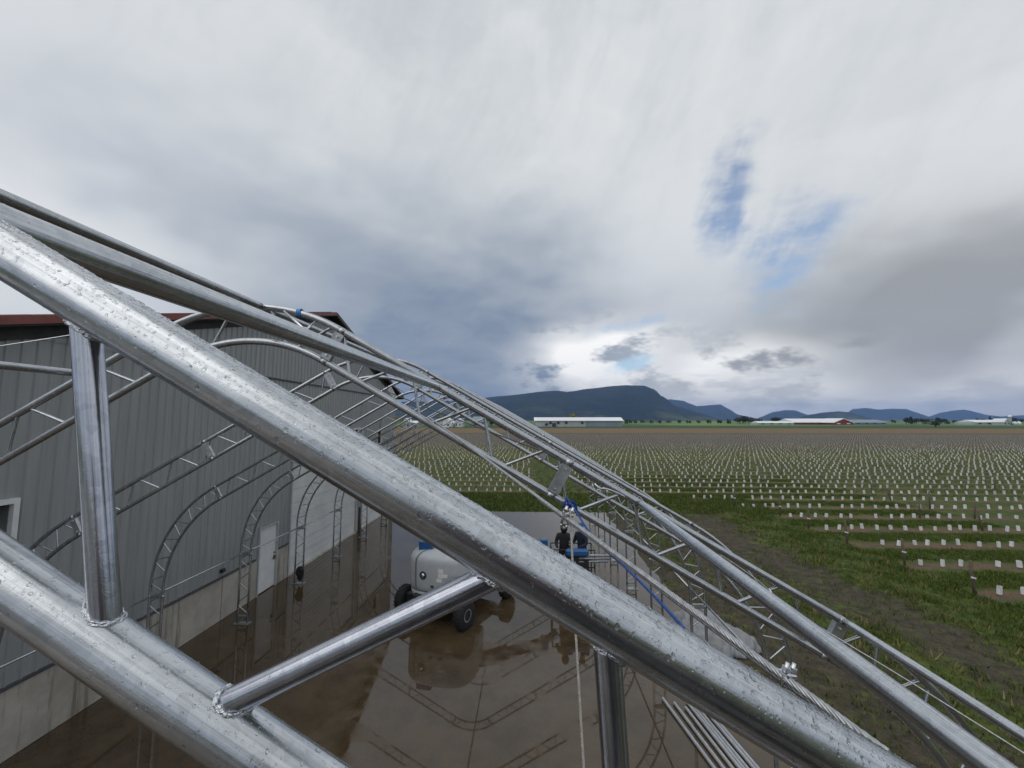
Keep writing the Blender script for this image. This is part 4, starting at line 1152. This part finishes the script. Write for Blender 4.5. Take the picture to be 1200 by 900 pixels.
# ---------------------------------------------------------------- pipes on the pad, tarpaulin
far_u = [(778, 822), (787, 820), (797, 822)]
r_ = random.Random(3)
starts = [2.76, 2.95, 3.13, 3.22, 3.30, 3.385, 3.465, 3.55]
for i, x0 in enumerate(starts):
    y0 = 9.15-.10*(i % 3)-.03*i; z = .035 if i != 4 else .035
    a = Vector((x0, y0, z)); b = Vector((x0+.93+(0.06 if i < 2 else 0)*(2-i)+.01*i, y0-6.0, z)); m = MB(); m.tube([(0, 0, 0), tuple(b-a)], .0295, 16)
    names_ = ['outermost left', 'second from the left', 'third from the left', 'fourth from the left', 'fifth from the left', 'sixth from the left', 'seventh from the left', 'rightmost']
    tag(m.build('steel_pipe', M['pipe'], None, loc=tuple(a)), 'loose galvanised pipe lying on the wet pad, %s of the row' % names_[i], 'pipe', 'loose pipes lying on the pad')

def tarp():
    T = empty('covered_stack', (4.86, 11.75, -.05)); tag(T, 'low stack under a crumpled grey tarpaulin beside the pad edge', 'tarpaulin')
    m = MB(); m.box((-.0, .0, .12), (.80, 1.3, .16), rot=RZ(.35), bevel=.02); m.build('stack', M['blackm'], T)
    nx, ny = 44, 60; r = np.random.default_rng(8); ph = r.uniform(0, 6.28, 10)
    V = []; F = []
    for j in range(ny):
        for i in range(nx):
            u, v = i/(nx-1)*2-1, j/(ny-1)*2-1
            x = u*.72; y = v*1.05
            e = max(abs(u)**3.2, abs(v)**4.0); h = .40*(1-e)**.6 if e < 1 else 0.
            fold = .05*math.sin(7*u+3.5*v+ph[0])+.06*abs(math.sin(9*v-5*u+ph[1]))+.05*abs(math.sin(13*u+7*v+ph[2]))-.05
            h = max(.02, h+fold*(.5+.8*abs(v))+.035*abs(math.sin(21*u-8*v+ph[6]))*(1-e)+.03*abs(math.sin(5*u+23*v+ph[7]))*(1-e)); x += .07*math.sin(5*v+ph[3])+.03*math.sin(13*v+ph[4]); y += .07*math.sin(6*u+ph[5])
            p = RZ(.35) @ Vector((x, y, h)); V.append(tuple(p))
    for j in range(ny-1):
        for i in range(nx-1): F.append((j*nx+i, j*nx+i+1, (j+1)*nx+i+1, (j+1)*nx+i))
    me = bpy.data.meshes.new('tarpaulin'); me.from_pydata(V, [], F); me.polygons.foreach_set('use_smooth', [True]*len(F)); me.materials.append(M['tarp'])
    o = inst('tarpaulin', me, T); sol = o.modifiers.new('thick', 'SOLIDIFY'); sol.thickness = .006
tarp()

# ---------------------------------------------------------------- crop: plant guards, posts
def sleeve_mesh(r):
    m = MB(); w = .052; h = .25
    pts = [(-w, -w), (w, -w), (w, w), (-w, w)]
    for i in range(4):
        a, b = pts[i], pts[(i+1) % 4]; m.quad([(a[0], a[1], 0), (b[0], b[1], 0), (b[0]*.97, b[1]*.97, h), (a[0]*.97, a[1]*.97, h)])
    q_ = [(p[0]*.86, p[1]*.86) for p in pts]
    for i in range(4):
        a, b = pts[i], pts[(i+1) % 4]; c, d = q_[i], q_[(i+1) % 4]
        m.quad([(a[0]*.97, a[1]*.97, h), (b[0]*.97, b[1]*.97, h), (d[0], d[1], h-.004), (c[0], c[1], h-.004)]); m.quad([(d[0], d[1], h-.004), (c[0], c[1], h-.004), (c[0]*.9, c[1]*.9, .1), (d[0]*.9, d[1]*.9, .1)])
    return m
slm = sleeve_mesh(None); SL = slm.mesh('plant_guard', M['sleeve'])
spots = []
r_ = random.Random(77)
for k in range(0, 56):
    y = ROW0+ROWS*k; x0 = field_edge(y)+.5; x0 = max(x0, -.62*y-6); x1 = 1.36*y+8
    x = math.ceil(x0/.72)*.72
    while x < x1:
        if in_crop(x, y) and in_crop(x-.4, y) and r_.random() > .04:
            spots.append((x+r_.gauss(0, .06), y+r_.gauss(0, .07), r_))
        x += .72
spots = [(a, b) for a, b, _ in spots]
def visible(x, y):
    d = Vector((x, y, .2-CAMH)); c, s = math.cos(YAW), math.sin(YAW); xr = x*c+y*s; yr = -x*s+y*c
    dep_ = yr*math.cos(PITCH)+d.z*math.sin(PITCH)
    if dep_ <= 0: return False
    u = 600+FPX*xr/dep_; v = 450-FPX*(d.z*math.cos(PITCH)-yr*math.sin(PITCH))/dep_
    if not (-5 < u < 1205 and v < 905): return False
    # hidden behind the barn or under the nearest chord
    if u < 455: return False
    if 240+.605*u < v-10+ -0 and v < 345+.605*u+8 and v > 257+.6*u: return False
    return True
vis = sorted([p for p in spots if visible(*p)], key=lambda p: p[0]**2+p[1]**2)
near300 = vis[:300]; ns = set(near300); rest = [p for p in spots if p not in ns]
for (x, y) in near300:
    o = inst('plant_guard', SL, None, (x, y, -.06), (r_.gauss(0, .06), r_.gauss(0, .09), r_.uniform(-.4, .4)), (r_.uniform(.85, 1.15), r_.uniform(.85, 1.15), r_.uniform(.8, 1.15)))
    tag(o, 'white carton plant guard round a young plant in the near crop rows', 'plant guard', 'white plant guards in the nearest crop rows')
V = []; F = []
for (x, y) in rest:
    b = len(V); c, s = math.cos(r_.uniform(-.5, .5)), math.sin(r_.uniform(-.5, .5)); w = .050; h = .23*r_.uniform(.8, 1.15); lx, ly = r_.gauss(0, .03), r_.gauss(0, .03)
    for zz, lx_, ly_ in ((-.06, 0, 0), (h, lx, ly)):
        for px, py in ((-w, -w), (w, -w), (w, w), (-w, w)): V.append((x+px*c-py*s+lx_, y+px*s+py*c+ly_, zz))
    F += [(b, b+1, b+5, b+4), (b+1, b+2, b+6, b+5), (b+2, b+3, b+7, b+6), (b+3, b, b+4, b+7)]
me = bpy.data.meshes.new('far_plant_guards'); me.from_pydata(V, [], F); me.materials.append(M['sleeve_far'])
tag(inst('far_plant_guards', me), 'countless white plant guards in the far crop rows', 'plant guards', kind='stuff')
# young canes in the guards (thin, brown) joined as stuff
V = []; F = []
for (x, y) in [p for p in vis if p[1] < 45]:
    for _ in range(3):
        b = len(V); a = r_.uniform(0, 3.14); h = r_.uniform(.3, .55); dx, dy = r_.gauss(0, .08), r_.gauss(0, .08); w = .008
        V += [(x-w*math.cos(a), y-w*math.sin(a), 0), (x+w*math.cos(a), y+w*math.sin(a), 0), (x+dx+.004, y+dy, h), (x+dx-.004, y+dy, h)]; F.append((b, b+1, b+2, b+3))
me = bpy.data.meshes.new('young_canes'); me.from_pydata(V, [], F); me.materials.append(M['wood'])
tag(inst('young_canes', me), 'thin brown canes rising from the plant guards', 'plants', kind='stuff')
def post(x, y, h, label, tagged):
    m = MB(); r = .045; lx, ly = r_.gauss(0, .05), r_.gauss(0, .05)
    P = empty('row_post', (x, y, -.1)); tag(P, label, 'post', 'wooden posts of the crop rows')
    m.tube([(0, 0, 0), (lx*.5, ly*.5, h*.5), (lx, ly, h)], r, 8, rfun=lambda i, a: 1+.12*math.sin(a*2+i*5)); m.build('pole', M['wood'], P)
    if tagged:
        m = MB(); m.box((lx*.5-.02, ly*.5-.06, h*.52), (.17, .012, .055), rot=Matrix.Rotation(.25, 3, 'Y')); m.build('tag', M['sleeve'], P)
nm = ['nearest', 'second', 'third', 'fourth', 'fifth', 'sixth']
for i in range(6):
    y = ROW0+ROWS*i; post(field_edge(y)+.15+r_.gauss(0, .1), y+.05, r_.uniform(1.05, 1.3), 'wooden end post with a white tag, %s crop row from the camera' % nm[i], True)
pi = 0
for i in range(2, 12):
    y = ROW0+ROWS*i
    for x in (field_edge(max(y, 0))+8.5 if y < 34 else 14, 27., 40.):
        if x < 1.3*y and r_.random() > .35:
            pi += 1; post(x+r_.gauss(0, .5), y, r_.uniform(.9, 1.2), 'bare wooden line post standing among the plant guards', False)

# ---------------------------------------------------------------- grass
def tufts(name, pts, hmin, hmax, nb, mat, label, seed, wfac=.11):
    r = np.random.default_rng(seed); n = len(pts); pts = np.array(pts)
    c = np.repeat(pts, nb, axis=0); k = len(c)
    a = r.uniform(0, 6.283, k); off = r.normal(0, .07, (k, 2)); h = r.uniform(hmin, hmax, k)*np.repeat(r.uniform(.6, 1.25, n), nb)
    w = h*wfac+.006; lean = r.uniform(.1, .75, k)*h; la = r.uniform(0, 6.283, k)
    x, y = c[:, 0]+off[:, 0], c[:, 1]+off[:, 1]; z0 = -.09
    P0_ = np.stack([x-w*np.cos(a), y-w*np.sin(a), np.full(k, z0)], 1); P1_ = np.stack([x+w*np.cos(a), y+w*np.sin(a), np.full(k, z0)], 1)
    P2_ = np.stack([x+lean*np.cos(la), y+lean*np.sin(la), z0+h], 1)
    V = np.stack([P0_, P1_, P2_], 1).reshape(-1, 3); me = bpy.data.meshes.new(name)
    me.vertices.add(len(V)); me.vertices.foreach_set('co', V.ravel()); me.loops.add(k*3); me.loops.foreach_set('vertex_index', np.arange(k*3, dtype=np.int32))
    me.polygons.add(k); me.polygons.foreach_set('loop_start', np.arange(0, k*3, 3, dtype=np.int32)); me.update(calc_edges=True); me.validate()
    me.materials.append(mat); tag(inst(name, me), label, 'grass', kind='stuff')
def clumpy(x, y): return .5+.5*math.sin(x*1.7+1.3*math.sin(y*1.1))*math.sin(y*1.9+1.1*math.sin(x*.9))
G = []; Dg = []
r_ = random.Random(5)
while len(G) < 50000:
    x = r_.uniform(4.9, 26); y = 6+38*r_.random()**1.4
    if x > 1.4*y+4: continue
    if in_crop(x, y):
        k = (y-ROW0)/ROWS; d = abs(k-round(k))*ROWS
        if d < .55+.25*clumpy(x, y): continue
        G.append((x, y)); continue
    g = grass_at(x, y)
    if r_.random() < max(.10, (g*1.25-.25))*(.25+.75*clumpy(x, y)): G.append((x, y))
    elif g > .5 and r_.random() < .04: Dg.append((x, y))
B = []
while len(B) < 14000:
    x = r_.uniform(-12, 16); y = r_.uniform(26.7, 33.4)
    B.append((x, y))
while len(B) < 40000:
    y = 33+50*r_.random(); x = r_.uniform(-.6*y, 1.35*y)
    if in_crop(x, y):
        k = (y-ROW0)/ROWS; d = abs(k-round(k))*ROWS
        if d < .5: continue
    B.append((x, y))
tufts('grass_tufts', G, .05, .15, 4, M['grass'], 'green grass tufts between the pad and the crop rows', 1)
tufts('meadow_grass', B, .08, .22, 3, M['grass'], 'green grass behind the pad and between the far crop rows', 2)
tufts('dry_tufts', Dg, .08, .24, 5, M['dry'], 'dry yellow grass along the ends of the crop rows', 3)

# ---------------------------------------------------------------- far buildings and trees
def far_span(u0, u1, vbase, dist):
    a = ray(u0, vbase); b = ray(u1, vbase); return a.x*dist/a.y, b.x*dist/b.y
def zpx(u, v, dist): d = ray(u, v); return CAMH+d.z*dist/d.y
def long_barn():
    D = 356.; x0, x1 = far_span(627.5, 729, 495, D); ze = zpx(680, 492.6, D); zr = zpx(680, 489, D)
    B = empty('long_barn', ((x0+x1)/2, D, 0)); tag(B, 'long low grey-blue farm building with white roof in front of the hill', 'building')
    W = x1-x0; hw = W/2; n = 12
    for i in range(n):
        m = MB(); a = -hw+W*i/n; m.box((a+W/n/2, 0, ze/2), (W/n-.18, .5, ze-.1)); m.build('wall_panel', M['wall_pale'] if i < 7 else M['wall_grey'], B)
    m = MB(); m.box((0, 9, ze/2-.1), (W-.3, 17, ze-.4)); m.build('wall', M['wall_grey'], B)
    m = MB(); o = 1.2
    m.quad([(-hw-o, -o, ze-.15), (hw+o, -o, ze-.15), (hw+o, 9, zr), (-hw-o, 9, zr)]); m.quad([(-hw-o, 9, zr), (hw+o, 9, zr), (hw+o, 18+o, ze-.15), (-hw-o, 18+o, ze-.15)])
    m.quad([(-hw-o, -o, ze-.15), (hw+o, -o, ze-.15), (hw+o, -o, ze-.6), (-hw-o, -o, ze-.6)]); m.build('roof', M['roof_white'], B)
    for i in (1, 2, 3, 5):
        m = MB(); m.box((-hw+W*(i+.9)/n*1.1, -.35, ze*.62), (2.2, .3, 2.2)); m.build('opening', M['wall_dark'], B)
    m = MB(); m.box((-hw+16, -.35, 1.6), (3.4, .3, 3.0)); m.build('door', M['wall_dark'], B)
long_barn()
def gable_house(name, u0, u1, vb, ve, vr, dist, depth, wall, roof, label, endred=None, gable_front=False):
    x0, x1 = far_span(u0, u1, 495, dist); ze = zpx((u0+u1)/2, ve, dist); zr = zpx((u0+u1)/2, vr, dist); W = x1-x0; hw = W/2
    B = empty(name, ((x0+x1)/2, dist, 0)); tag(B, label, 'building'); m = MB()
    m.box((0, depth/2, ze/2), (W, depth, ze)); m.build('wall', wall, B); m = MB()
    if gable_front:
        m.quad([(-hw, 0, ze), (hw, 0, ze), (0, 0, zr)]); m.build('gable', wall, B); m = MB(); e = .8
        for s in (-1, 1): m.quad([(s*(hw+e), -e, ze-.3), (0, -e, zr+.2), (0, depth+e, zr+.2), (s*(hw+e), depth+e, ze-.3)]); m.quad([(s*(hw+e), -e, ze-.3), (0, -e, zr+.2), (0, -e, zr-.6), (s*(hw+e), -e, ze-1.0)])
    else:
        e = .8; m.quad([(-hw-e, -e, ze-.1), (hw+e, -e, ze-.1), (hw, depth/2, zr), (-hw, depth/2, zr)]); m.quad([(-hw, depth/2, zr), (hw, depth/2, zr), (hw+e, depth+e, ze-.1), (-hw-e, depth+e, ze-.1)])
        for s in (-1, 1): m.quad([(s*hw, 0, ze-.05), (s*hw, depth, ze-.05), (s*hw, depth/2, zr-.05)])
    m.build('roof', roof, B)
    nwin = max(2, int(W/9))
    for i in range(nwin):
        m = MB(); m.box((-hw+W*(i+.5)/nwin, -.12, ze*.5), (W/nwin*.34, .2, ze*.42)); m.build('window', M['wall_dark'] if endred is None else M['roof_white'], B)
    return B
gable_house('white_barn', 889, 930, 498, 495.6, 493.6, 520, 20, M['wall_pale'], M['roof_white'], 'low white roofed farm shed left of the red ended barn')
gable_house('white_barn', 930, 982, 498, 495.0, 490.5, 540, 40, M['wall_red'], M['roof_white'], 'big white roofed barn joined to the red gable')
gable_house('red_barn', 977, 1000, 498, 495.0, 490.4, 520, 30, M['wall_red'], M['roof_white'], 'red gable end of a barn with white doors', endred=1, gable_front=True)
gable_house('grey_shed', 1001, 1040, 498, 495.2, 491.8, 560, 30, M['wall_grey'], M['wall_grey'], 'grey blue shed right of the red gable')
gable_house('white_barn', 1143, 1186, 498, 494.8, 492.0, 520, 25, M['wall_pale'], M['roof_white'], 'white farm building near the right end of the horizon')
gable_house('white_house', 1176, 1184, 498, 494.5, 490.5, 500, 12, M['wall_pale'], M['roof_white'], 'small white gabled house beside the silo', gable_front=True)
gable_house('white_tent', 513, 529, 499, 495.5, 489.5, 330, 20, M['roof_white'], M['roof_white'], 'white gabled tent seen through the arch trusses', gable_front=True)
gable_house('white_tent', 533, 541, 499, 495.0, 490.5, 340, 16, M['roof_white'], M['roof_white'], 'smaller white tent right of the gabled tent', gable_front=True)
gable_house('grey_shed', 553, 569, 499, 494, 488, 350, 16, M['wall_grey'], M['wall_grey'], 'grey green shed behind the arch trusses')
gable_house('white_house', 473, 479, 498, 494.5, 490, 300, 9, M['wall_pale'], M['roof_white'], 'small white house right behind the barn corner', gable_front=True)
gable_house('white_house', 482, 488, 498, 495.5, 493, 310, 9, M['wall_pale'], M['roof_white'], 'low white shed beside the small white house')
def silo():
    D = 505.; x0, x1 = far_span(1182.5, 1186, 495, D); x = (x0+x1)/2; zt = zpx(1184, 486.5, D); r = (x1-x0)/2
    S = empty('silo', (x, D, 0)); tag(S, 'tall pale silo at the right end of the horizon', 'silo')
    m = MB(); m.lathe([(r*.75, 0), (r*.75, zt*.8)], 16); m.build('shaft', M['wall_grey'], S); m = MB(); m.lathe([(r, zt*.8), (r, zt*.88), (r*.5, zt), (.01, zt*1.01)], 16); m.build('cap', M['roof_white'], S)
    # small white tank beside
    for (u, lab) in ((1189, 'round white tank right of the silo'), (1194, 'outermost white tank at the edge of the frame')):
        x = ray(u, 495).x/ray(u, 495).y*D; T = MB(); T.lathe([(2.0, 0), (2.0, 3.0), (1.2, 3.9), (.01, 4.1)], 14); tag(T.build('tank', M['roof_white'], None, loc=(x, D, 0)), lab, 'tank')
silo()
def tree_mesh(seed, kind, mat):
    """crown of leaf clumps and a tapered trunk, unit height"""
    r = np.random.default_rng(seed); V = []; F = []; nl = 620
    lobes = [(r.normal(0, .16), r.normal(0, .16), r.uniform(.40, .85), r.uniform(.14, .26)) for _ in range(9)] if kind == 'round' else [(r.normal(0, .03), r.normal(0, .03), z, .20*(1.05-z)+.02) for z in np.linspace(.2, .97, 9)]
    for _ in range(nl):
        l = lobes[r.integers(len(lobes))]; d = r.normal(0, 1, 3); d /= np.linalg.norm(d)+1e-9; p = np.array(l[:3])+d*l[3]*r.uniform(.55, 1.08); s = r.uniform(.018, .05)
        a = r.normal(0, 1, 3); a /= np.linalg.norm(a); b_ = np.cross(a, d); b_ /= np.linalg.norm(b_)+1e-9; k = len(V)
        V += [tuple(p-a*s), tuple(p+b_*s), tuple(p+a*s), tuple(p-b_*s)]; F.append((k, k+1, k+2, k+3))
    me = bpy.data.meshes.new('crown'); me.from_pydata(V, [], F); me.materials.append(mat)
    t = MB(); t.tube([(0, 0, 0), (.01, 0, .3), (.0, .01, .7)], .022, 7, rfun=lambda i, a: 1.2-i*.9)
    for k in range(4):
        a = k*1.57+r.uniform(0, 1); t.tube([(0, 0, .28+.08*k), (.10*math.cos(a), .10*math.sin(a), .45+.08*k)], .010, 5)
    return me, t.mesh('trunk', M['bark'])
TM = {('round', 'd'): tree_mesh(1, 'round', M['tree_dark']), ('cone', 'd'): tree_mesh(2, 'cone', M['tree_dark']), ('round', 'b'): tree_mesh(3, 'round', M['tree_brown']), ('round', 'y'): tree_mesh(4, 'round', M['tree_yellow'])}
def tree(u, vtop, dist, shape, colr, label, group=None, wide=1.0):
    d = ray(u, 495); x = d.x/d.y*dist; h = zpx(u, vtop, dist); cr, tr = TM[(shape, colr)]
    T = empty('tree', (x, dist, 0), r_.uniform(0, 6)); T.scale = (h*wide, h*wide, h); tag(T, label, 'tree', group); inst('crown', cr, T); inst('trunk', tr, T)
tree(671, 484.2, 390, 'round', 'y', 'yellow green spring tree rising above the long barn roof', None, .9)
tree(464, 487, 280, 'round', 'y', 'yellow green tree just behind the barn corner', None, 1.1); tree(517, 486, 380, 'round', 'y', 'yellow tree behind the white tent', None, 1.)
tree(576, 491, 350, 'round', 'd', 'dark tree beside the grey green shed', None, 1.3)
tlist = [(864, 488, 'b'), (868, 489, 'b'), (872, 487, 'd'), (877, 489, 'b'), (881, 490, 'b'), (886, 490, 'b'), (890, 491, 'd'), (908, 488.5, 'd'), (913, 489, 'd'), (918, 491, 'd'),
         (1046, 491, 'b'), (1062, 488.5, 'd'), (1067, 488, 'd'), (1072, 489.5, 'd'), (1080, 489, 'b'), (1085, 490.5, 'b'), (1098, 488.5, 'd'), (1104, 489.5, 'd'), (1110, 491.5, 'd'), (1118, 492, 'd'), (1126, 492, 'd'), (1134, 492, 'd'),
         (1147, 490, 'd'), (1152, 490.5, 'd'), (1161, 487.5, 'd'), (1168, 489, 'd'), (1174, 489, 'd'), (1181, 488, 'b'), (1190, 489, 'd'), (1197, 490, 'b'),
         (733, 491, 'd'), (738, 491.5, 'd'), (744, 492, 'd'), (752, 492, 'b'), (762, 492, 'd'), (772, 492, 'd'), (783, 492, 'b'), (795, 492, 'd'), (806, 491.8, 'd'), (818, 492, 'b'), (830, 492, 'd'), (842, 491.5, 'd'), (853, 491, 'd')]
for i, (u, v, c) in enumerate(tlist):
    for j in range(2 if u < 1140 else 1):
        shape = 'cone' if (c == 'd' and i % 3 == 0) else 'round'
        tree(u+j*2.2+r_.uniform(-.6, .6), v+r_.uniform(-.3, .6)+j*.6, r_.uniform(560, 640), shape, c if shape == 'round' else 'd', {'d': 'dark evergreen in the tree line on the far horizon', 'b': 'bare brown tree in the tree line on the far horizon'}[c if shape == 'round' else 'd'], 'dark trees of the horizon tree line' if (c == 'd' or shape == 'cone') else 'brown trees of the horizon tree line', r_.uniform(.9, 1.5))
for (u, v, w, lab) in ((1096, 493.2, 2.4, 'dark bush alone on the green strip'), (640, 495.5, 1.6, 'small bush at the left end of the long barn')):
    tree(u, v, 345 if u > 1000 else 352, 'round', 'd', lab, None, w)

# ---------------------------------------------------------------- haze
def haze():
    m = MB(); m.box((0, 4300, 228), (24000, 16400, 466)); 
    mat = bpy.data.materials.new('haze_air'); mat.use_nodes = True; nt = mat.node_tree; nt.nodes.clear(); q = N(nt)
    out = q.node('ShaderNodeOutputMaterial'); v = q.node('ShaderNodeVolumePrincipled')
    v.inputs['Color'].default_value = (.30, .52, 1.0, 1); v.inputs['Density'].default_value = .88e-4; v.inputs['Anisotropy'].default_value = 0.1
    nt.links.new(v.outputs[0], out.inputs['Volume'])
    o = m.build('haze', mat); tag(o, 'thin bluish haze over the distant hills', 'haze', kind='stuff')
haze()
